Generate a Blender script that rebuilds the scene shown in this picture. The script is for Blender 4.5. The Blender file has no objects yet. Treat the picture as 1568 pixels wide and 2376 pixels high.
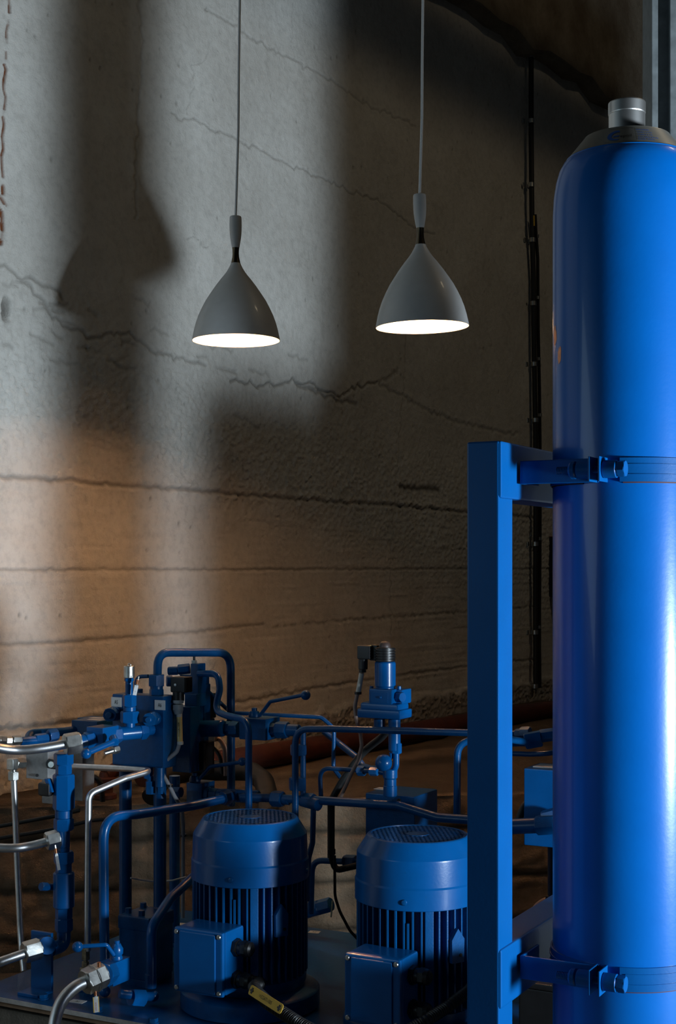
import bpy, bmesh, math, random
import numpy as np
from mathutils import Vector, Matrix
random.seed(7)
rng = np.random.default_rng(11)
scene = bpy.context.scene
COL = scene.collection
PI = math.pi
F = 3300.0; CX = 784.0; HY = 1315.0; ZC = 1.2     # focal length in pixels, image centre column, horizon row, camera height
TH = math.radians(28)
A = Vector((math.cos(TH), -math.sin(TH), 0)); B = Vector((math.sin(TH), math.cos(TH), 0)); Z = Vector((0, 0, 1))
E1 = Vector((-.415, 3.05, 0))                      # a point on the front edge of the machine's base plate
PLATE_Z = ZC - .98
SKID = (A, B, Z)

def P(px, py, d):
    "pixel plus depth -> world point"
    return Vector(((px - CX) / F * d, d, ZC + (HY - py) / F * d))
def dep(px, bo):
    rx = (px - CX) / F
    return (bo + E1.x * B.x + E1.y * B.y) / (rx * B.x + B.y)
def S(px, py, bo):
    "pixel plus distance behind the plate's front edge -> world point"
    return P(px, py, dep(px, bo))
def W(w, px, bo):
    return w * dep(px, bo) / F

# ------------------------------------------------------------------ materials
MATS = {}
def new_mat(name):
    m = bpy.data.materials.new(name); m.use_nodes = True
    nt = m.node_tree; bs = nt.nodes['Principled BSDF']; MATS[name] = m
    return m, nt, bs
def add_noise(nt, scale, detail=3, rough=.55, coord='Object', sc=None):
    tc = nt.nodes.new('ShaderNodeTexCoord'); n = nt.nodes.new('ShaderNodeTexNoise')
    n.inputs['Scale'].default_value = scale; n.inputs['Detail'].default_value = detail; n.inputs['Roughness'].default_value = rough
    if sc:
        mp = nt.nodes.new('ShaderNodeMapping'); mp.inputs['Scale'].default_value = sc
        nt.links.new(tc.outputs[coord], mp.inputs['Vector']); nt.links.new(mp.outputs['Vector'], n.inputs['Vector'])
    else:
        nt.links.new(tc.outputs[coord], n.inputs['Vector'])
    return n
def add_bump(nt, bs, src, strength, dist, prev=None):
    b = nt.nodes.new('ShaderNodeBump'); b.inputs['Strength'].default_value = strength; b.inputs['Distance'].default_value = dist
    nt.links.new(src, b.inputs['Height'])
    if prev: nt.links.new(prev.outputs['Normal'], b.inputs['Normal'])
    nt.links.new(b.outputs['Normal'], bs.inputs['Normal'])
    return b
def ramp(nt, src, c0, c1, p0=.3, p1=.7):
    r = nt.nodes.new('ShaderNodeValToRGB')
    r.color_ramp.elements[0].position = p0; r.color_ramp.elements[1].position = p1
    r.color_ramp.elements[0].color = (*c0, 1); r.color_ramp.elements[1].color = (*c1, 1)
    nt.links.new(src, r.inputs['Fac'])
    return r
def simple(name, col, rough=.5, metal=0, var=.12, scale=40, bump=0, bscale=200, coat=0, spec=.5):
    m, nt, bs = new_mat(name)
    n = add_noise(nt, scale)
    c0 = tuple(c * (1 - var) for c in col); c1 = tuple(min(1, c * (1 + var)) for c in col)
    r = ramp(nt, n.outputs['Fac'], c0, c1)
    nt.links.new(r.outputs['Color'], bs.inputs['Base Color'])
    bs.inputs['Roughness'].default_value = rough; bs.inputs['Metallic'].default_value = metal
    bs.inputs['Coat Weight'].default_value = coat; bs.inputs['Coat Roughness'].default_value = .08
    bs.inputs['Specular IOR Level'].default_value = spec
    if bump:
        n2 = add_noise(nt, bscale, 2); add_bump(nt, bs, n2.outputs['Fac'], bump, .002)
    return m
BLUE = simple('blue_enamel_paint', (.0002, .078, .265), .3, 0, .05, 30, .06, 160, .15, .3)
BLUE_DULL = simple('blue_paint_on_castings', (.0002, .062, .20), .34, 0, .1, 60, .14, 260, .1, .3)
TANKB = simple('blue_cylinder_paint', (.0002, .118, .45), .3, 0, .03, 20, .045, 130, .2, .3)
ZINC = simple('zinc_plated_tube', (.74, .75, .77), .38, 1, .10, 60, .04, 300)
NUT = simple('zinc_plated_nut', (.60, .60, .57), .36, 1, .25, 50, .05, 200)
STEEL = simple('turned_stainless_steel', (.70, .69, .67), .40, 1, .05, 30)
GALV = simple('galvanised_steel', (.17, .19, .195), .55, .35, .22, 35, .1, 150)
ALU = simple('grey_aluminium_block', (.36, .36, .36), .5, .25, .1, 120, .08, 500)
COPPER = simple('copper_crimp', (.62, .26, .13), .4, 1, .2, 80)
BRASS = simple('brass_fitting', (.42, .34, .22), .42, .8, .3, 120, .2, 300)
BLACKP = simple('black_plastic', (.008, .008, .009), .42, 0, .2, 60)
RUBBER = simple('black_rubber', (.010, .010, .010), .55, 0, .2, 60)
GREYP = simple('grey_plastic', (.30, .33, .36), .45, 0, .1, 60)
GREYC = simple('grey_cable_sheath', (.27, .27, .29), .5, 0, .1, 60)
PINKC = simple('pinkish_grey_cable_sheath', (.34, .22, .18), .5, 0, .1, 60)
WHITEP = simple('white_sticker', (.62, .62, .62), .5, 0, .05, 60)
INK = simple('black_ink', (.008, .008, .008), .6, 0, .1, 60)
BLUEINK = simple('blue_ink', (.01, .10, .40), .5, 0, .1, 60)
REDINK = simple('red_ink', (.45, .02, .02), .6, 0, .1, 60)
YELLOW = simple('yellow_marker_plastic', (.72, .43, .04), .5, 0, .08, 60)
SLEEVE = simple('pale_yellow_sleeve', (.66, .47, .16), .3, 0, .1, 60, 0, 100, .4)
CLEAR = simple('clear_sleeve_plastic', (.55, .53, .48), .2, 0, .1, 40, 0, 100, .5)
REDOX = simple('red_primer_pipe', (.22, .045, .02), .6, 0, .25, 25, .2, 120)
SHADE = simple('grey_lacquered_aluminium', (.60, .595, .585), .46, 0, .03, 40, 0, 100, .1)
SHADEIN = simple('white_lacquer_inside', (.66, .62, .54), .45, 0, .02, 40)
BRONZE = simple('dark_bronze_collar', (.13, .105, .07), .3, 1, .1, 60)
CORDM = simple('pale_textile_cord', (.82, .82, .82), .7, 0, .05, 300, .3, 900)
FOIL = simple('printed_foil_label', (.27, .26, .235), .38, .55, .06, 60)
WOOD = simple('worn_timber', (.19, .12, .07), .8, 0, .35, 14, .4, 60)
FOAMM = simple('crumbled_mortar', (.20, .17, .12), .9, 0, .35, 60, .6, 90)
GREYCAB = simple('grey_cabinet_paint', (.30, .31, .31), .5, 0, .05, 20)
BULBM, nt, bs = new_mat('lit_bulb_glass')
bs.inputs['Base Color'].default_value = (1, .9, .7, 1)
bs.inputs['Emission Color'].default_value = (1, .53, .25, 1); bs.inputs['Emission Strength'].default_value = 1150

def concrete(name, c0, c1, scale=3, stain=None, b1=.30, b2=.45, crack=True):
    m, nt, bs = new_mat(name)
    n1 = add_noise(nt, scale, 6, .6); r = ramp(nt, n1.outputs['Fac'], c0, c1, .35, .68)
    n2 = add_noise(nt, 34, 5, .65)
    mx = nt.nodes.new('ShaderNodeMix'); mx.data_type = 'RGBA'; mx.blend_type = 'MULTIPLY'; mx.inputs[0].default_value = .5
    r2 = ramp(nt, n2.outputs['Fac'], (.72, .72, .72), (1, 1, 1), .32, .55)
    nt.links.new(r.outputs['Color'], mx.inputs[6]); nt.links.new(r2.outputs['Color'], mx.inputs[7])
    out = mx.outputs[2]
    if crack:
        at = nt.nodes.new('ShaderNodeAttribute'); at.attribute_name = 'dirt_and_shade'
        m2 = nt.nodes.new('ShaderNodeMix'); m2.data_type = 'RGBA'; m2.blend_type = 'MIX'
        m2.inputs[7].default_value = (.045, .035, .025, 1)
        nt.links.new(at.outputs['Fac'], m2.inputs[0]); nt.links.new(out, m2.inputs[6]); out = m2.outputs[2]
        ar = nt.nodes.new('ShaderNodeAttribute'); ar.attribute_name = 'rust'
        m3 = nt.nodes.new('ShaderNodeMix'); m3.data_type = 'RGBA'; m3.blend_type = 'MIX'
        m3.inputs[7].default_value = (.20, .06, .018, 1)
        nt.links.new(ar.outputs['Fac'], m3.inputs[0]); nt.links.new(out, m3.inputs[6]); out = m3.outputs[2]
    nt.links.new(out, bs.inputs['Base Color'])
    bs.inputs['Roughness'].default_value = .88; bs.inputs['Specular IOR Level'].default_value = .25
    na = add_noise(nt, 48, 8, .66); b = add_bump(nt, bs, na.outputs['Fac'], b1, .02)
    nb = add_noise(nt, 170, 5, .65); add_bump(nt, bs, nb.outputs['Fac'], b2, .008, b)
    return m
WALLM = concrete('painted_concrete', (.66, .63, .575), (.78, .755, .70))
PLINTHM = concrete('rough_brown_concrete', (.21, .15, .10), (.35, .255, .17), 5, None, .6, .5)
FLOORM = concrete('dark_floor_concrete', (.10, .09, .075), (.17, .15, .12), 4, None, .3, .3, False)
BEAMM = concrete('stained_beam_concrete', (.17, .13, .09), (.30, .26, .20), 4, None, .5, .4, False)

# ------------------------------------------------------------------ mesh building
def basis_from(d):
    d = d.normalized(); h = Vector((0, 0, 1)) if abs(d.z) < .9 else Vector((1, 0, 0))
    u = h.cross(d).normalized(); return u, d.cross(u).normalized(), d
def rounded(pts, bend, n=7):
    if not bend or len(pts) < 3: return pts
    out = [pts[0]]
    for i in range(1, len(pts) - 1):
        p, a, b = pts[i], pts[i - 1], pts[i + 1]
        da, db = (a - p), (b - p); la, lb = da.length, db.length
        if la < 1e-6 or lb < 1e-6: continue
        da /= la; db /= lb
        ang = math.acos(max(-1, min(1, da.dot(db))))
        if ang > PI - .06: out.append(p); continue
        t = min(bend / math.tan(ang / 2), la * .49, lb * .49)
        s, e = p + da * t, p + db * t
        for k in range(n + 1):
            q = k / n                                  # quadratic blend close to an arc
            out.append(s * (1 - q) ** 2 + p * 2 * q * (1 - q) * .96 + (s + e) * .5 * 2 * q * (1 - q) * .04 + e * q ** 2)
    out.append(pts[-1]); return out
def catmull(pts, n=8):
    P_ = [Vector(p) for p in pts]; P_ = [P_[0] * 2 - P_[1]] + P_ + [P_[-1] * 2 - P_[-2]]; out = []
    for i in range(1, len(P_) - 2):
        a, b, c, d = P_[i - 1:i + 3]
        for k in range(n):
            t = k / n; out.append(.5 * ((2 * b) + (c - a) * t + (2 * a - 5 * b + 4 * c - d) * t * t + (3 * b - a - 3 * c + d) * t ** 3))
    out.append(P_[-2]); return out
class MB:
    def __init__(self): self.bm = bmesh.new(); self.mi = 0
    def _faces(self, fs):
        for f in fs: f.material_index = self.mi
    def box(self, c, sx, sy, sz, ax=SKID, bev=0):
        c = Vector(c); X, Y, Zv = ax; vs = []
        for i in (-.5, .5):
            for j in (-.5, .5):
                for k in (-.5, .5): vs.append(self.bm.verts.new(c + X * (i * sx) + Y * (j * sy) + Zv * (k * sz)))
        fs = [self.bm.faces.new([vs[i] for i in q]) for q in ((0,1,3,2),(4,6,7,5),(0,4,5,1),(2,3,7,6),(0,2,6,4),(1,5,7,3))]
        if X.cross(Y).dot(Zv) < 0:
            for f in fs: f.normal_flip()
        if bev:
            es = list({e for f in fs for e in f.edges})
            r = bmesh.ops.bevel(self.bm, geom=es, offset=bev, segments=2, affect='EDGES', profile=.5)
            fs = [f for f in self.bm.faces if f.material_index == -1] if False else r['faces']
        self._faces(fs); return self
    def ring(self, c, u, v, r, n, ph=0):
        return [self.bm.verts.new(c + u * (r * math.cos(2 * PI * i / n + ph)) + v * (r * math.sin(2 * PI * i / n + ph))) for i in range(n)]
    def skin(self, rings, closed=False, cap0=True, cap1=True):
        n = len(rings[0]); fs = []
        for a, b in zip(rings, rings[1:]):
            for i in range(n): fs.append(self.bm.faces.new((a[i], a[(i + 1) % n], b[(i + 1) % n], b[i])))
        if closed:
            a, b = rings[-1], rings[0]
            for i in range(n): fs.append(self.bm.faces.new((a[i], a[(i + 1) % n], b[(i + 1) % n], b[i])))
        else:
            if cap0: fs.append(self.bm.faces.new(rings[0][::-1]))
            if cap1: fs.append(self.bm.faces.new(rings[-1]))
        self._faces(fs); return self
    def lathe(self, prof, o, axis=Z, n=32, ph=0, cap0=True, cap1=True):
        o = Vector(o); u, v, d = basis_from(Vector(axis))
        rings = [self.ring(o + d * h, u, v, max(r, 1e-5), n, ph) for r, h in prof]
        return self.skin(rings, False, cap0, cap1)
    def cyl(self, p0, p1, r, n=20, ch=0):
        p0, p1 = Vector(p0), Vector(p1); L = (p1 - p0).length
        ch = min(ch, L * .4)
        prof = [(r - ch, 0), (r, ch), (r, L - ch), (r - ch, L)] if ch else [(r, 0), (r, L)]
        return self.lathe(prof, p0, p1 - p0, n)
    def cone(self, p0, p1, r0, r1, n=20):
        p0, p1 = Vector(p0), Vector(p1); return self.lathe([(r0, 0), (r1, (p1 - p0).length)], p0, p1 - p0, n)
    def hexa(self, p0, p1, r, ph=.3, n=6):
        "hexagon nut with chamfered ends"
        p0, p1 = Vector(p0), Vector(p1); L = (p1 - p0).length; c = min(r * .13, L * .25)
        u, v, d = basis_from(p1 - p0)
        rings = [self.ring(p0, u, v, r * .88, 24, ph)]
        def hexring(h, cut):
            o = p0 + d * h; vs = []
            for i in range(24):
                t = 2 * PI * i / 24; a = (t % (2 * PI / n)) - PI / n
                rr = min(r * math.cos(PI / n) / math.cos(a), r * cut)
                vs.append(self.bm.verts.new(o + u * (rr * math.cos(t + ph)) + v * (rr * math.sin(t + ph))))
            return vs
        rings += [hexring(c * .5, .94), hexring(c, 1), hexring(L - c, 1), hexring(L - c * .5, .94), self.ring(p1, u, v, r * .88, 24, ph)]
        return self.skin(rings)
    def tube(self, pts, r, n=14, bend=0, closed=False, rf=None, seg=7):
        pts = rounded([Vector(p) for p in pts], bend, seg)
        m = len(pts); rings = []; u = None
        for i, p in enumerate(pts):
            if closed: t = pts[(i + 1) % m] - pts[i - 1]
            else: t = pts[min(i + 1, m - 1)] - pts[max(i - 1, 0)]
            t.normalize()
            if u is None: u, v, _ = basis_from(t)
            else:
                u = (u - t * u.dot(t)).normalized(); v = t.cross(u)
            rr = rf(i) if rf else r
            rings.append(self.ring(p, u, v, rr, n))
        return self.skin(rings, closed)
    def sphere(self, c, r, n=20, sc=(1, 1, 1), ax=SKID):
        m = n // 2; c = Vector(c); rings = []
        for j in range(1, m):
            t = PI * j / m; zz = -math.cos(t) * r * sc[2]; rr = math.sin(t) * r
            rings.append([self.bm.verts.new(c + ax[0] * (rr * sc[0] * math.cos(2 * PI * i / n)) + ax[1] * (rr * sc[1] * math.sin(2 * PI * i / n)) + ax[2] * zz) for i in range(n)])
        return self.skin(rings)
    def prism(self, poly, o, ux, uy, d, bev=0):
        "polygon (2-D, counter-clockwise) extruded from o along ux x uy by d"
        o = Vector(o); nz = ux.cross(uy).normalized()
        a = [self.bm.verts.new(o + ux * x + uy * y) for x, y in poly]; b = [self.bm.verts.new(v.co + nz * d) for v in a]
        fs = [self.bm.faces.new(a[::-1]), self.bm.faces.new(b)]; k = len(a)
        for i in range(k): fs.append(self.bm.faces.new((a[i], a[(i + 1) % k], b[(i + 1) % k], b[i])))
        self._faces(fs); return self
    def raw(self, verts, faces):
        vs = [self.bm.verts.new(v) for v in verts]; fs = []
        for f in faces:
            try: fs.append(self.bm.faces.new([vs[i] for i in f]))
            except ValueError: pass
        self._faces(fs); return self
EMPTY_ROOT = {}
def root_loc(o):
    while o.parent: o = o.parent
    return o.location.copy()
def obj(name, mb, mat, parent=None, label=None, sharp=38):
    bm = mb.bm
    off = root_loc(parent) if parent else Vector((0, 0, 0))
    me = bpy.data.meshes.new(name)
    if parent is None:
        cs = [v.co for v in bm.verts]
        off = Vector((sum(c.x for c in cs) / len(cs), sum(c.y for c in cs) / len(cs), min(c.z for c in cs)))
    bmesh.ops.translate(bm, verts=bm.verts, vec=-off)
    bm.to_mesh(me); bm.free()
    for m in (mat if isinstance(mat, (list, tuple)) else [mat]): me.materials.append(m)
    me.shade_smooth(); me.set_sharp_from_angle(angle=math.radians(sharp))
    o = bpy.data.objects.new(name, me); COL.objects.link(o)
    if parent: o.parent = parent
    else: o.location = off
    if label: o['label'] = label
    wn = o.modifiers.new('weighted', 'WEIGHTED_NORMAL'); wn.keep_sharp = True; wn.weight = 90
    return o
def thing(name, label, cat, loc, group=None):
    o = bpy.data.objects.new(name, None); COL.objects.link(o)
    o.empty_display_size = .05; o.location = Vector(loc); o['label'] = label; o['category'] = cat
    if group: o['group'] = group
    return o
def tag(o, label, cat, group=None):
    o['label'] = label; o['category'] = cat
    if group: o['group'] = group
    return o
def text_geo(s, size):
    cu = bpy.data.curves.new('t', 'FONT'); cu.body = s; cu.size = size; cu.resolution_u = 2
    o = bpy.data.objects.new('t', cu); COL.objects.link(o)
    dg = bpy.context.evaluated_depsgraph_get()
    me = bpy.data.meshes.new_from_object(o.evaluated_get(dg))
    vs = [v.co.copy() for v in me.vertices]; fs = [list(p.vertices) for p in me.polygons]
    bpy.data.objects.remove(o); bpy.data.curves.remove(cu); bpy.data.meshes.remove(me)
    return vs, fs
def lettering(mb, s, size, c, ux, uy, sx=1.0):
    "flat letters centred on c, reading along ux with uy up"
    vs, fs = text_geo(s, size)
    x0 = (min(v.x for v in vs) + max(v.x for v in vs)) / 2; y0 = (min(v.y for v in vs) + max(v.y for v in vs)) / 2
    mb.raw([Vector(c) + ux * ((v.x - x0) * sx) + uy * (v.y - y0) for v in vs], fs); return mb
# ------------------------------------------------------------------ the room
WD = 4.45; WK = 3.29e-4
def wdepth(px): return WD / (1 - WK * px)
_p0 = Vector(((0 - CX) / F * WD, WD, 0)); _p1 = Vector(((1080 - CX) / F * wdepth(1080), wdepth(1080), 0))
WU = (_p1 - _p0).normalized(); WN = Vector((WU.y, -WU.x, 0)); W0 = _p0      # along the wall, out of the wall
def wall_sz(px, py, off=0):
    d = ((W0 + WN * off).dot(WN)) / (((px - CX) / F) * WN.x + WN.y)
    p = Vector(((px - CX) / F * d, d, 0)); return (p - W0).dot(WU), (HY - py) / F * d
def wall_pt(px, py, off=0):
    s, z = wall_sz(px, py, off); return W0 + WU * s + WN * off + Vector((0, 0, ZC + z))
def WP(s, z, off=0): return W0 + WU * s + WN * off + Vector((0, 0, ZC + z))
WALLAX = (WU, -WN, Z)

def smooth_noise(h, w, ch, cw):
    gh, gw = int(h / ch) + 3, int(w / cw) + 3
    g = rng.standard_normal((gh, gw))
    y = np.arange(h) / ch; x = np.arange(w) / cw
    yi = y.astype(int); xi = x.astype(int); fy = y - yi; fx = x - xi
    fy = fy * fy * (3 - 2 * fy); fx = fx * fx * (3 - 2 * fx)
    a = g[yi][:, xi]; b = g[yi][:, xi + 1]; c = g[yi + 1][:, xi]; d = g[yi + 1][:, xi + 1]
    return (a * (1 - fx) + b * fx) * (1 - fy)[:, None] + (c * (1 - fx) + d * fx) * fy[:, None]
def grid_mesh(name, pts, attrs, mat):
    h, w, _ = pts.shape
    me = bpy.data.meshes.new(name)
    me.vertices.add(h * w); me.vertices.foreach_set('co', pts.reshape(-1).astype(np.float32))
    idx = np.arange(h * w).reshape(h, w)
    q = np.stack([idx[:-1, :-1], idx[:-1, 1:], idx[1:, 1:], idx[1:, :-1]], -1).reshape(-1, 4)
    me.loops.add(q.size); me.loops.foreach_set('vertex_index', q.reshape(-1).astype(np.int32))
    me.polygons.add(len(q)); me.polygons.foreach_set('loop_start', (np.arange(len(q)) * 4).astype(np.int32))
    me.update(calc_edges=True); me.validate()
    for k, v in attrs.items():
        a = me.attributes.new(k, 'FLOAT', 'POINT'); a.data.foreach_set('value', v.reshape(-1).astype(np.float32))
    me.shade_smooth(); me.materials.append(mat)
    o = bpy.data.objects.new(name, me); COL.objects.link(o); return o

step = .0052
ss = np.concatenate([[-2.6, -1.6, -.9], np.arange(-.35, 4.45, step), [4.8, 6, 9]])
zs = np.concatenate([[-1.3, -1.0], np.arange(-.78, 2.8, step), [3.0, 3.6, 5.8]])
h, w = len(zs), len(ss)
SS, ZZ = np.meshgrid(ss, zs)
hf = .006 * smooth_noise(h, w, 86, 86) + .0012 * smooth_noise(h, w, 20, 20) + .0005 * smooth_noise(h, w, 5, 5)
grain = .0009 * smooth_noise(h, w, 2.2, 40)
rough = .0016 * smooth_noise(h, w, 2, 2.6)
band = np.exp(-((ZZ - .55 + .12 * SS) / .28) ** 2)                        # honeycombed band above the board marks
hf += grain * (1 / (1 + np.exp((ZZ - .3) / .04))) + rough * (.25 + 1.4 * band)
dirt_and_shade = np.zeros((h, w)); rust = np.zeros((h, w))
def stamp(px_pts, wid, depth, dk=.6, jit=.006, ridge=0, rs=0, gaps=0, seg=.02):
    sz = [wall_sz(x, y) for x, y in px_pts]
    P2 = []
    for (a, b) in zip(sz, sz[1:]):
        L = math.hypot(b[0] - a[0], b[1] - a[1]); n = max(1, int(L / seg))
        for k in range(n):
            t = k / n; P2.append((a[0] + (b[0] - a[0]) * t, a[1] + (b[1] - a[1]) * t))
    P2.append(sz[-1])
    j = rng.standard_normal((len(P2), 2)) * jit; P2 = np.array(P2) + j
    dmin = np.full((h, w), 9.0); amp = np.ones((h, w))
    for i in range(len(P2) - 1):
        a, b = P2[i], P2[i + 1]; m = wid * 4 + .02
        j0, j1 = np.searchsorted(ss, [min(a[0], b[0]) - m, max(a[0], b[0]) + m]); i0, i1 = np.searchsorted(zs, [min(a[1], b[1]) - m, max(a[1], b[1]) + m])
        if j1 <= j0 or i1 <= i0: continue
        X = SS[i0:i1, j0:j1]; Y = ZZ[i0:i1, j0:j1]; d = b - a
        t = np.clip(((X - a[0]) * d[0] + (Y - a[1]) * d[1]) / max(1e-9, d @ d), 0, 1)
        dd = np.hypot(X - a[0] - t * d[0], Y - a[1] - t * d[1])
        better = dd < dmin[i0:i1, j0:j1]
        am = 1.0 if not gaps else max(0, 1 + gaps * rng.standard_normal())
        dmin[i0:i1, j0:j1] = np.where(better, dd, dmin[i0:i1, j0:j1]); amp[i0:i1, j0:j1] = np.where(better, am, amp[i0:i1, j0:j1])
    g = np.exp(-(dmin / wid) ** 2) * amp
    hf[:] = hf - depth * g + ridge * np.exp(-((dmin - wid * 2.2) / (wid * 1.2)) ** 2) * np.abs(rough * 500)
    dirt_and_shade[:] = np.maximum(dirt_and_shade, np.clip(dk * g, 0, 1))
    if rs: rust[:] = np.maximum(rust, np.clip(rs * g, 0, 1))
# joints between the casting boards
stamp([(-60,1096),(0,1103),(130,1113),(260,1125),(480,1141),(740,1163),(900,1172),(1080,1188),(1240,1202)], .007, .009, .5, .003, .004)
stamp([(-60,1323),(0,1322),(400,1321),(690,1322),(1080,1320),(1235,1320),(1300,1320)], .005, .005, .42, .002, .001)
stamp([(-60,1503),(0,1497),(170,1489),(300,1478),(480,1463),(610,1449)], .006, .005, .4, .002, .001)
stamp([(632,1455),(760,1443),(905,1433),(1080,1420),(1240,1408)], .006, .004, .35, .003, .001, 0, .4)
stamp([(545,1630),(700,1603),(880,1572),(1080,1548),(1240,1530)], .006, .006, .45, .003, .002)
stamp([(-60,1706),(0,1700),(120,1684),(240,1668),(330,1660)], .010, .012, .35, .004, .006)
stamp([(930,1130),(965,1133),(1000,1134),(1020,1133)], .012, .006, .8, .003)
# cracks
for poly, wd_, dp, dk in (
    ([(395,265),(475,292),(545,322),(590,340),(660,375),(720,402),(800,440),(860,462),(905,485),(960,530),(1010,545)], .008, .006, .55),
    ([(470,20),(545,60),(590,92),(660,125),(700,150),(770,190),(830,230),(890,265),(960,290)], .009, .005, .45),
    ([(0,612),(40,640),(90,690),(120,730),(170,765),(215,785),(300,775),(350,815),(440,835),(480,850)], .012, .009, .6),
    ([(60,640),(110,665),(140,690)], .014, .008, .6),
    ([(540,880),(600,895),(640,893),(680,882),(720,895),(790,920),(820,900),(880,885)], .010, .012, .8),
    ([(690,890),(730,905),(770,925),(830,940)], .016, .010, .6),
    ([(945,770),(940,900),(925,1060),(915,1180),(908,1300),(905,1400),(905,1480)], .005, .004, .45),
    ([(325,0),(330,150),(322,260),(312,450),(318,520)], .010, .006, .35),
    ([(480,110),(470,140),(445,155),(447,200),(430,262)], .004, .003, .4),
    ([(680,0),(678,110),(690,150)], .004, .003, .3),
    ([(437,550),(455,556),(480,572),(485,568)], .004, .003, .5),
    ([(930,860),(880,890),(990,950),(1080,985),(1200,1010)], .016, .006, .4),
    ([(540,1070),(680,1070),(720,1072)], .004, .003, .4),
    ([(745,1100),(738,1300),(728,1450)], .003, -.002, 0)):
    stamp(poly, wd_ * .5, dp * .7, dk * .7, .006, .001)
for _ in range(26):                                                   # scattered loose cracks in the honeycombed band
    x = rng.uniform(0, 700); y = 690 + .22 * x + rng.normal(0, 60); l = rng.uniform(15, 60)
    stamp([(x, y), (x + l, y + l * .35 + rng.normal(0, 6))], .006, .004, .25, .005)
# rusty joint and broken hole at the left end, pits
stamp([(22,0),(14,120),(8,240),(6,300),(4,400)], .004, .006, .5, .004, 0, .75, .7)
stamp([(5,430),(4,520),(2,590)], .006, .006, .4, .004, 0, .75, .7)
s0, z0 = wall_sz(14, 715)
hole = np.exp(-(((SS - s0) / .016) ** 2 + ((ZZ - z0) / .036) ** 2) ** 2)
hf -= .03 * hole; dirt_and_shade = np.maximum(dirt_and_shade, .75 * hole)
for _ in range(260):
    a, b = rng.uniform(-.3, 4.4), rng.uniform(-.6, 2.7); r_ = rng.uniform(.002, .0055)
    j0, j1 = np.searchsorted(ss, [a - .03, a + .03]); i0, i1 = np.searchsorted(zs, [b - .03, b + .03])
    g = np.exp(-((SS[i0:i1, j0:j1] - a) ** 2 + ((ZZ[i0:i1, j0:j1] - b) / 1.6) ** 2) / r_ ** 2)
    hf[i0:i1, j0:j1] -= .006 * g; dirt_and_shade[i0:i1, j0:j1] = np.maximum(dirt_and_shade[i0:i1, j0:j1], .5 * g)
# rough plaster skirt at the foot
sk = 1 / (1 + np.exp((ZZ + .60 - .01 * smooth_noise(h, w, 6, 12)) / .006)) * (1 / (1 + np.exp(-(SS - 1.2) / .15)))
hf += sk * (.02 + rough * 2.5); dirt_and_shade = np.maximum(dirt_and_shade, .55 * sk)
sk2 = 1 / (1 + np.exp((ZZ + .525) / .008)) * (1 / (1 + np.exp((SS - .9) / .1)))
hf += sk2 * (.012 + rough * 2 + .004 * smooth_noise(h, w, 18, 40))
base = np.array(W0[:])[None, None] + SS[..., None] * np.array(WU[:]) + hf[..., None] * np.array(WN[:])
base[..., 2] = ZC + ZZ
o = grid_mesh('wall_back', base, {'dirt_and_shade': dirt_and_shade, 'rust': rust}, WALLM); o['kind'] = 'structure'

# projecting concrete course at the top right
mb = MB(); zl = np.mean([wall_sz(x, y, .10)[1] for x, y in ((1140, 20), (1230, 100), (1420, 240))])
n = 60; V = []; Fc = []
for i in range(n + 1):
    s = -2 + 11 * i / n; e = .10 + rng.normal(0, .004); zz = zl + rng.normal(0, .012)
    V += [WP(s, zz, -.05), WP(s, zz, e - .02), WP(s, zz + .015, e), WP(s, 5.75, e), WP(s, 5.75, -.05)]
for i in range(n):
    for k in range(5): Fc.append((i * 5 + k, (i + 1) * 5 + k, (i + 1) * 5 + (k + 1) % 5, i * 5 + (k + 1) % 5))
mb.raw(V, Fc); o = obj('trim_2', mb, BEAMM); o['kind'] = 'structure'

# concrete plinth along the foot of the wall; the machine stands in the pit before it
PT = -.709
def edge_pt(px):
    d = 4.35 / (1 - 5.3e-5 * (px - 700)); return Vector(((px - CX) / F * d, d, 0))
ea, eb = edge_pt(-1500), edge_pt(2600); EU = (eb - ea).normalized(); EN = Vector((EU.y, -EU.x, 0)); EL = (eb - ea).length
us = np.arange(0, EL, .012); zv = np.concatenate([np.arange(-1.22, PT - .004, .012), [PT - .004]])
h2, w2 = len(zv), len(us); UU, VV = np.meshgrid(us, zv)
hp = .005 * smooth_noise(h2, w2, 8, 12) + .003 * smooth_noise(h2, w2, 2.2, 3.2) + .002 * smooth_noise(h2, w2, 1.2, 1.7)
d2 = np.zeros((h2, w2))
for zj in (-.815, -.965, -1.11):
    g = np.exp(-((VV - zj - .004 * smooth_noise(h2, w2, 4, 8)) / .010) ** 2); hp -= .012 * g; d2 = np.maximum(d2, .8 * g)
for uj in np.arange(.3, EL, .62):
    g = np.exp(-((UU - uj) / .008) ** 2); hp -= .004 * g; d2 = np.maximum(d2, .2 * g)
hp[-1] *= .3
pts = np.array(ea[:])[None, None] + UU[..., None] * np.array(EU[:]) + hp[..., None] * np.array(EN[:]); pts[..., 2] = ZC + VV
front = pts
# top surface: from the front lip back to the wall
nb = 60; top = np.zeros((nb, w2, 3))
lip = front[-1]
for k in range(nb):
    t = k / (nb - 1)
    for c in range(3): top[k, :, c] = lip[:, c]
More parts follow.
